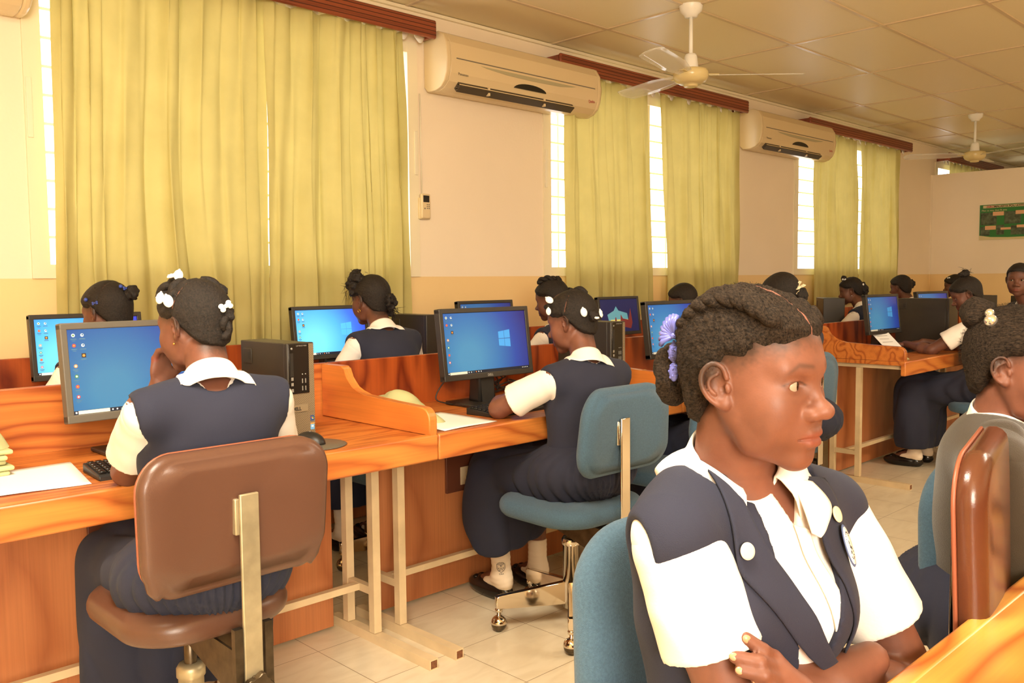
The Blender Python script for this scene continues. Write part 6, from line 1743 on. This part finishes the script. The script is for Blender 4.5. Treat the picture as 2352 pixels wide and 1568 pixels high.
def sock_crest(P):
    """dark school crest knitted on the outside of the left sock"""
    hip, K, A, T = P.legs[-1]; u = nrm(K-A); c = A+u*0.036
    n = nrm(P.L(0, 0, 0.3)-c); n = nrm(n-u*(n @ u)); x = np.cross(u, n)
    def pt(a, b):      # wrap round the ankle
        th = a/0.0395; return tuple(c+u*b+(n*math.cos(th)+x*math.sin(th))*0.0405)
    b = MB()
    sh = [(-0.0155, 0.014), (-0.0155, -0.004), (-0.010, -0.013), (0, -0.019), (0.010, -0.013), (0.0155, -0.004), (0.0155, 0.014), (0.008, 0.011), (0, 0.0105), (-0.008, 0.011)]
    b.tube([pt(*p) for p in sh], 0.0009, 5, closed=True)
    b.tube([pt(0, 0.009), pt(0, 0.001)], 0.0009, 5); b.tube([pt(-0.003, 0.0065), pt(0.003, 0.0065)], 0.0009, 5)
    for q in ((-0.009, -0.003), (0.0, -0.004), (0.009, -0.002), (-0.005, -0.010), (0.005, -0.009)):
        b.tube([pt(q[0]-0.0028, q[1]-0.001), pt(q[0], q[1]+0.002), pt(q[0]+0.0028, q[1]-0.001), pt(q[0], q[1]-0.002)], 0.0006, 4, closed=True)
    b.build('sock_crest', MT['inkblue'], P.root)
    for txt, z, sz in (('COLLEGE', 0.0165, 0.0062), ('C.R.A', -0.0275, 0.0072)):
        o = text_obj('sock_lettering', txt, sz, MT['inkblue'], Matrix.Identity(4), P.root, ext=0.0002, align='CENTER', bold=0.0002)
        for v in o.data.vertices: q = V3(*pt(v.co.x, z+v.co.y+(-0.0018*(v.co.x/0.01)**2 if z > 0 else 0))); v.co = q+nrm(q-c)*0.0
def sweater_sleeves(P):
    for sd in P.arms:
        S, E, W = P.arms[sd]; u = nrm(E-S)
        so = [('u', cap(S+nrm(P.nb-S)*0.05, S+u*0.02, 0.058, 0.062), 0), ('u', cap(S+u*0.01, E, 0.062, 0.052), 0.02), ('u', cap(E, W*0.93+E*0.07, 0.052, 0.036), 0.02)]
        def wr(F, X, Y, Z): return F-f32(0.009)*vnoise(X, Y, Z, 16)-f32(0.004)*vnoise(X, Y, Z, 40)
        so.append(('f', wr, 0)); sdf_obj('sleeve', so, 0.005, MT['sweater'], P.root)
ARC = lambda n, pt, f: (n, pt, f)
def style_front_left(P):
    # crown parted across; two front braids, one rear section gathered in a knot
    allp = lambda x, y, z: z > 0.0
    P.hair(th=0.010, h=0.0026, noise=0.0016, ns=120, parts=[((0.0, 1.0, 0.42), (0, -0.012, 0.06), lambda x, y, z: z > 0.018), ((0.55, 1.0, -0.15), (-0.045, 0.035, 0.05), lambda x, y, z: (y > 0.0) & (z > 0.03) & (x < -0.01)), ((0.2, 1, 0.6), (0.0, 0.05, 0.08), lambda x, y, z: (y > 0.01) & (np.abs(x) < 0.05)),
                                      ((1, 0.1, 0), (-0.012, 0.05, 0.1), lambda x, y, z: (y > 0.004) & (z > 0.08))])
    P.parting((0.0, 1.0, 0.42), (0, -0.012, 0.06), -86, 86); P.parting((0.35, 1.0, 0.25), (-0.03, 0.040, 0.07), 5, 80); P.parting((1, 0.15, 0), (0.030, -0.02, 0.1), -52, -8)
    P.braid([(-0.045, 0.062, 0.090), (-0.030, 0.040, 0.116), (-0.020, 0.020, 0.126), (-0.014, 0.004, 0.128)], 0.014)
    P.braid([(-0.010, 0.010, 0.128), (-0.030, 0.004, 0.114), (-0.050, 0.000, 0.094), (-0.062, 0.000, 0.075)], 0.015)
    P.braid([(0.030, -0.020, 0.124), (0.050, -0.030, 0.112), (0.066, -0.040, 0.100), (0.070, -0.048, 0.082)], 0.015)
    P.ball((0.068, -0.044, 0.092), 0.018, 'hair', 0.5, 'hair_knot')
    P.braid([(0.000, -0.100, 0.016), (-0.006, -0.104, -0.005), (0.004, -0.098, -0.024), (-0.004, -0.092, -0.040)], 0.013)
    P.ball((0.012, -0.104, 0.020), 0.017, 'hair', 0.5, 'hair_knot')
    P.clip((-0.020, 0.006, 0.140), 0.014, 'oval', d=(-0.5, -0.8, 0.3), up=(0.5, 0, 1)); P.clip((-0.036, 0.012, 0.138), 0.011, 'oval', d=(-0.3, -0.2, 1), up=(-1, 0, 0.2))
    P.clip((-0.078, -0.004, 0.074), 0.015, 'oval', d=(-1, -0.6, 0.2), up=(0.1, 0.3, 1)); P.clip((-0.074, 0.022, 0.086), 0.0135, 'oval', d=(-1, -0.2, 0.2), up=(-0.2, -0.3, 1))
    P.clip((-0.004, -0.112, 0.040), 0.013, 'bow', d=(-0.2, -1, 0.2), up=(-0.35, 0, 1))
    P.stud(-1, 0.003)
def style_centre(P):
    P.hair(th=0.010, h=0.0030, noise=0.0020, ns=120, parts=[((0.0, 1.0, 0.35), (0, -0.020, 0.06), lambda x, y, z: z > 0.012), ((1, 0.25, 0), (0.0, -0.02, 0.1), lambda x, y, z: (y < -0.015) & (z > 0.04))])
    P.parting((0.0, 1.0, 0.35), (0, -0.020, 0.06), -86, 86); P.parting((1, 0.25, 0), (0.0, -0.02, 0.1), -95, -14)
    P.braid([(-0.030, 0.070, 0.086), (-0.048, 0.055, 0.082), (-0.060, 0.045, 0.066)], 0.013)
    P.braid([(0.02, -0.03, 0.122), (0.03, -0.05, 0.118), (0.045, -0.07, 0.100)], 0.014)
    P.ball((-0.034, -0.108, 0.008), 0.022, 'hair', 0.5, 'hair_knot')
    P.clip((-0.050, 0.046, 0.104), 0.016, 'oval', d=(-1, -0.4, 0.5), up=(0.4, 0.6, 0.3)); P.clip((-0.068, 0.050, 0.064), 0.013, 'oval', d=(-1, 0.0, 0.0), up=(0, -0.2, 1))
    P.clip((-0.058, -0.080, 0.028), 0.016, 'oval', d=(-0.9, -0.8, 0.1), up=(0, 0, 1)); P.clip((-0.036, -0.132, 0.010), 0.014, 'oval', d=(0.2, -1, 0.0), up=(0.0, 0, 1)); P.clip((-0.050, -0.122, -0.006), 0.011, 'oval', d=(0, -0.3, 1), up=(1, 0, 0))
def style_blue_ties(P):
    P.hair(th=0.010, h=0.0032, noise=0.0015, parts=[((0.0, 1.0, 0.3), (0, -0.045, 0.06), lambda x, y, z: z > 0.0)])
    P.parting((0.0, 1.0, 0.3), (0, -0.045, 0.06), -80, 80, 0.0016)
    P.ball((-0.045, -0.020, 0.078), 0.030, 'hair', 0.45, 'hair_bun', (0.8, 1, 0.9)); P.ball((0.02, -0.115, 0.060), 0.026, 'hair', 0.6, 'hair_bun')
    P.clip((-0.078, 0.004, 0.062), 0.007, 'bead', 'clipblue2', d=(-1, 0, 0)); P.clip((-0.076, -0.030, 0.042), 0.008, 'bow', 'clipblue2', d=(-1, -0.2, 0)); P.clip((0.000, -0.112, 0.078), 0.009, 'bow', 'clipblue2'); P.clip((-0.012, -0.098, 0.088), 0.007, 'bead', 'clipblue2')
    P.stud(-1, 0.0035, 'clipwhite')
def style_loose_bun(P):
    P.hair(th=0.010, h=0.0034, noise=0.0018, parts=[((0.25, 1.0, 0.9), (0, -0.02, 0.105), lambda x, y, z: z > 0.07)])
    P.parting((0.25, 1.0, 0.9), (0, -0.02, 0.105), -60, 60, 0.0016)
    P.ball((-0.045, 0.030, 0.118), 0.034, 'hair', 0.8, 'hair_bun'); P.ball((-0.062, 0.045, 0.080), 0.026, 'hair', 0.9, 'loose_curls', (0.8, 1, 1.7))
    P.ball((0.018, -0.105, -0.010), 0.032, 'hair', 0.8, 'loose_curls', (1, 0.7, 1.2)); P.ball((0.045, -0.080, -0.048), 0.020, 'hair', 1.0, 'loose_curls', (0.7, 0.7, 1.4))
    wisps(P, [(-0.06, 0.05, 0.06), (0.05, -0.09, -0.05), (-0.05, 0.02, 0.13)], 26, 0.045)
    P.stud(-1, 0.004, 'gold', True)
def wisps(P, cs, n, L):
    rnd = np.random.RandomState(9); b = MB()
    for c in cs:
        for k in range(n):
            p = V3(*c)+rnd.normal(size=3)*0.014; d = rnd.normal(size=3)*0.5+V3(0, 0, -0.8)+nrm(V3(*c))*0.4; d = nrm(d); e = rnd.normal(size=3)*0.25
            b.tube([tuple(P.H.p(*p)), tuple(P.H.p(*(p+d*L*0.5+e*0.012))), tuple(P.H.p(*(p+d*L+e*0.03)))], [0.0010, 0.0008, 0.0003], 4, caps=False)
    o = b.build('hair_wisps', MT['hair'], P.root); o['kind'] = 'stuff'
def style_side_braids(P):
    P.hair(th=0.010, h=0.004, noise=0.0016, parts=[((0, 1.0, 0.15), (0, 0.030, 0.06), lambda x, y, z: z > 0.03)])
    P.parting((0, 1.0, 0.15), (0, 0.030, 0.06), -80, 80, 0.0018)
    P.braid([(-0.03, 0.05, 0.118), (-0.03, 0.02, 0.130), (-0.02, -0.02, 0.130), (-0.02, -0.06, 0.112)], 0.016); P.ball((0.0, -0.060, 0.108), 0.022, 'hair', 0.6, 'hair_knot')
    P.ball((0.02, -0.112, 0.02), 0.030, 'hair', 0.5, 'hair_bun'); P.stud(-1, 0.004, 'gold', True)
def style_plain(P): P.hair(th=0.010, h=0.005, noise=0.002)
def style_ribbon(P):
    P.hair(th=0.009, h=0.0035, noise=0.0008, ns=80)
    P.ball((0.015, -0.112, -0.005), 0.030, 'hair', 0.4, 'ponytail', (1, 0.9, 1.3)); P.clip((0.006, -0.108, 0.028), 0.017, 'ribbon', 'ribbonwhite', d=(-0.4, -1, 0.1), up=(0, 0, 1), name='hair_ribbon')
def style_topknot_beads(P):
    P.hair(th=0.009, h=0.004, noise=0.0018, parts=[((0, 1.0, 0.25), (0, -0.01, 0.06), lambda x, y, z: z > 0.02)])
    P.ball((0, 0.035, 0.125), 0.024, 'hair', 0.6, 'hair_knot'); P.clip((-0.022, 0.026, 0.112), 0.009, 'bead', d=(-1, 0, 0.3)); P.clip((-0.014, 0.044, 0.118), 0.008, 'bead', d=(-1, 0, 0.3))
    P.ball((0, -0.110, 0.0), 0.030, 'hair', 0.5, 'ponytail', (1, 1, 2.0)); P.clip((-0.022, -0.098, 0.042), 0.011, 'bow', d=(-1, -0.5, 0))
    P.stud(-1, 0.0035, 'clipwhite')
def style_ponytail(P):
    P.hair(th=0.010, h=0.005, noise=0.0018); P.ball((0.075, -0.075, 0.030), 0.034, 'hair', 0.6, 'ponytail', (1, 0.8, 1.2)); P.clip((0.058, -0.070, 0.055), 0.010, 'bow', d=(0, -1, 0))
def style_high_bun(P):
    P.hair(th=0.010, h=0.0036, noise=0.0010); P.ball((0.0, -0.040, 0.140), 0.030, 'hair', 0.7, 'hair_bun', (1.1, 1.0, 0.95)); wisps(P, [(0.0, -0.06, 0.15)], 22, 0.035); P.stud(-1, 0.0045, 'clipwhite')
def style_white_cross(P):
    P.hair(th=0.012, h=0.005, noise=0.002); P.clip((-0.055, 0.035, 0.100), 0.009, 'bow', d=(-1, 0.2, 0.4))
def style_grey_girl(P):
    P.hair(th=0.012, h=0.0026, noise=0.0030, ns=150, mat='hair_main', parts=[((0.25, 1, -0.1), (0, -0.005, 0.09), lambda x, y, z: z > 0.065)])
    P.ball((0.020, -0.084, 0.104), 0.037, 'hair_main', 0.35, 'hair_bun', (0.95, 1, 0.95)); P.ball((0.0, 0.030, 0.112), 0.034, 'hair_main', 0.35, 'hair_bun', (1.2, 1.2, 0.6))
    P.clip((0.052, -0.045, 0.096), 0.0125, 'bead', 'silverbead', d=(1, 0.1, 0.2)); P.clip((0.046, -0.052, 0.110), 0.009, 'bead', 'silverbead', d=(1, 0.1, 0.2))
    frizz(P, 6000, 0.0045, 'hair_main', 0.012)
MT['clipblue2'] = plain('dark blue hair tie', srgb(50, 70, 150), 0.3)
MT['ribbonwhite'] = plain('cream ribbon', srgb(240, 226, 190), 0.7)
MT['silverbead'] = plain('clear silvery bead', srgb(230, 225, 215), 0.06, metal=0.85)

def pupils():
    seated('girl seen from behind on the brown chair, white hair clips, hand at her mouth', (-1.99, 0.915), 166, (-1.945, 0.925, 1.010), (-2.035, 0.930, 1.132), 203, -10, elbows=[None, (-2.185, 0.815, 0.785)], wrists=[(-2.31, 1.12, 0.79), (-2.185, 0.902, 0.992)],
           hand=[(-1, (0.05, 0.10, 1.0), (-0.9, -0.4, 0.2), (0.75,))], style=style_front_left, skin='skin', arm_in=-0.006, hsc=0.93, shoulders=((-1.948, 1.078, 0.958), (-1.945, 0.775, 0.958)), hem=0.16, skw=0.25, lspread=0.045, sleeve=0.66, hem_r=0.062, slim=1.02, puff=0.006)
    seated('girl in profile at the centre typing, white hair clips, navy pinafore', (-2.06, 2.36), 172, (-2.055, 2.375, 0.945), (-2.145, 2.405, 1.080), 198, -14, elbows=[None, (-2.27, 2.150, 0.785)], wrists=[(-2.36, 2.50, 0.795), (-2.42, 2.33, 0.790)],
           style=style_centre, skin='skin', after=sock_crest, cuts=(((0.42, 0.30, -1), (-0.20, 0.30, 0.185)), ((0, 0.80, -0.60), (0, 0.50, 0.400))), hem=0.15, skw=0.25, sleeve=0.72, hem_r=0.064, slim=0.98, puff=0.006)
    seated('back row girl with dark blue hair ties, far left', (-3.04, 1.12), 184, (-3.20, 1.15, 0.985), (-3.33, 1.195, 1.130), 204, -12, style=style_blue_ties, res=1.3, wrists=[(-3.50, 1.25, 0.80), (-3.50, 1.02, 0.80)])
    seated('back row girl with a loose side bun, navy vest back and white sleeves', (-3.04, 2.33), 180, (-3.20, 2.325, 1.020), (-3.30, 2.335, 1.150), 190, -6, style=style_loose_bun, res=1.2, wrists=[(-3.5, 2.50, 0.80), (-3.5, 2.22, 0.80)])
    seated('back row girl with a gold earring beyond the centre girl', (-3.04, 3.47), 182, (-3.18, 3.47, 0.99), (-3.31, 3.545, 1.125), 202, -12, style=style_side_braids, res=1.4, wrists=[(-3.5, 3.62, 0.80), (-3.5, 3.35, 0.80)])
    seated('back row head with short hair just left of the large girl\'s hair', (-3.04, 4.74), 180, (-3.19, 4.75, 0.96), (-3.31, 4.785, 1.090), 200, -14, style=style_plain, res=1.6, detail=0)
    seated('girl almost hidden behind the large girl, only her dark skirt showing', (-2.02, 3.28), 172, (-2.12, 3.42, 0.93), (-2.22, 3.50, 1.045), 190, -14, style=style_plain, res=1.4, detail=0, lfwd=-0.05)
    seated('smooth-haired girl with a cream hair ribbon', (-2.03, 3.92), 178, (-2.07, 3.92, 1.00), (-2.155, 3.935, 1.145), 176, -10, style=style_ribbon, res=1.4)
    seated('far girl in left profile with white beads in her topknot', (-3.04, 7.12), 180, (-3.18, 7.13, 0.98), (-3.30, 7.20, 1.120), 206, -12, style=style_topknot_beads, res=1.5, wrists=[(-3.5, 7.3, 0.80), (-3.5, 7.0, 0.80)])
    seated('farthest back row girl with a small side ponytail', (-3.04, 8.15), 180, (-3.18, 8.15, 1.0), (-3.28, 8.17, 1.135), 178, -8, style=style_ponytail, res=1.8, detail=0)
    seated('girl with a high bun working at the far right desk', (-1.87, 5.97), 180, (-1.91, 6.01, 0.985), (-2.02, 6.085, 1.115), 206, -24, elbows=[None, (-2.13, 5.80, 0.775)], wrists=[(-2.30, 6.12, 0.805), (-2.33, 5.90, 0.800)],
           hand=[(-1, (-1, 0.3, -0.1), (0, 0, 1), (0.3,)), (1, (-1, -0.1, -0.15), (0, 0, 1), (0.35,))], style=style_high_bun, res=1.2, hem=0.13, skw=0.26, sleeve=0.66, hem_r=0.066, puff=0.006)
    seated('head with a small white clip behind the girl with the high bun', (-3.04, 9.35), 180, (-3.14, 9.37, 1.00), (-3.25, 9.42, 1.135), 195, -8, style=style_white_cross, res=1.6)
    seated('far girl turning to face the camera', (-1.73, 6.70), 230, (-1.83, 6.66, 1.055), (-1.865, 6.60, 1.203), -84, -2, style=style_plain, res=1.3, gaze=(0.2, 1, 0.05), hl=(0.075, 0.06, 0.035, -0.07))
    seated('girl in a grey sweater with a puff bun, cut by the right edge', (-0.60, 1.96), 12, (-0.555, 1.890, 0.955), (-0.522, 1.870, 1.057), -4, -6, style=style_grey_girl, res=1.0, skin='skin', top='sweater', wrists=[(-0.30, 1.78, 0.76), (-0.30, 2.06, 0.76)], shoulders=((-0.525, 1.755, 0.895), (-0.60, 2.03, 0.900)), hem=0.2, pz=0.53, hl=(0.070, 0.052, 0.034, -0.072))
foreground_girl()
pupils()
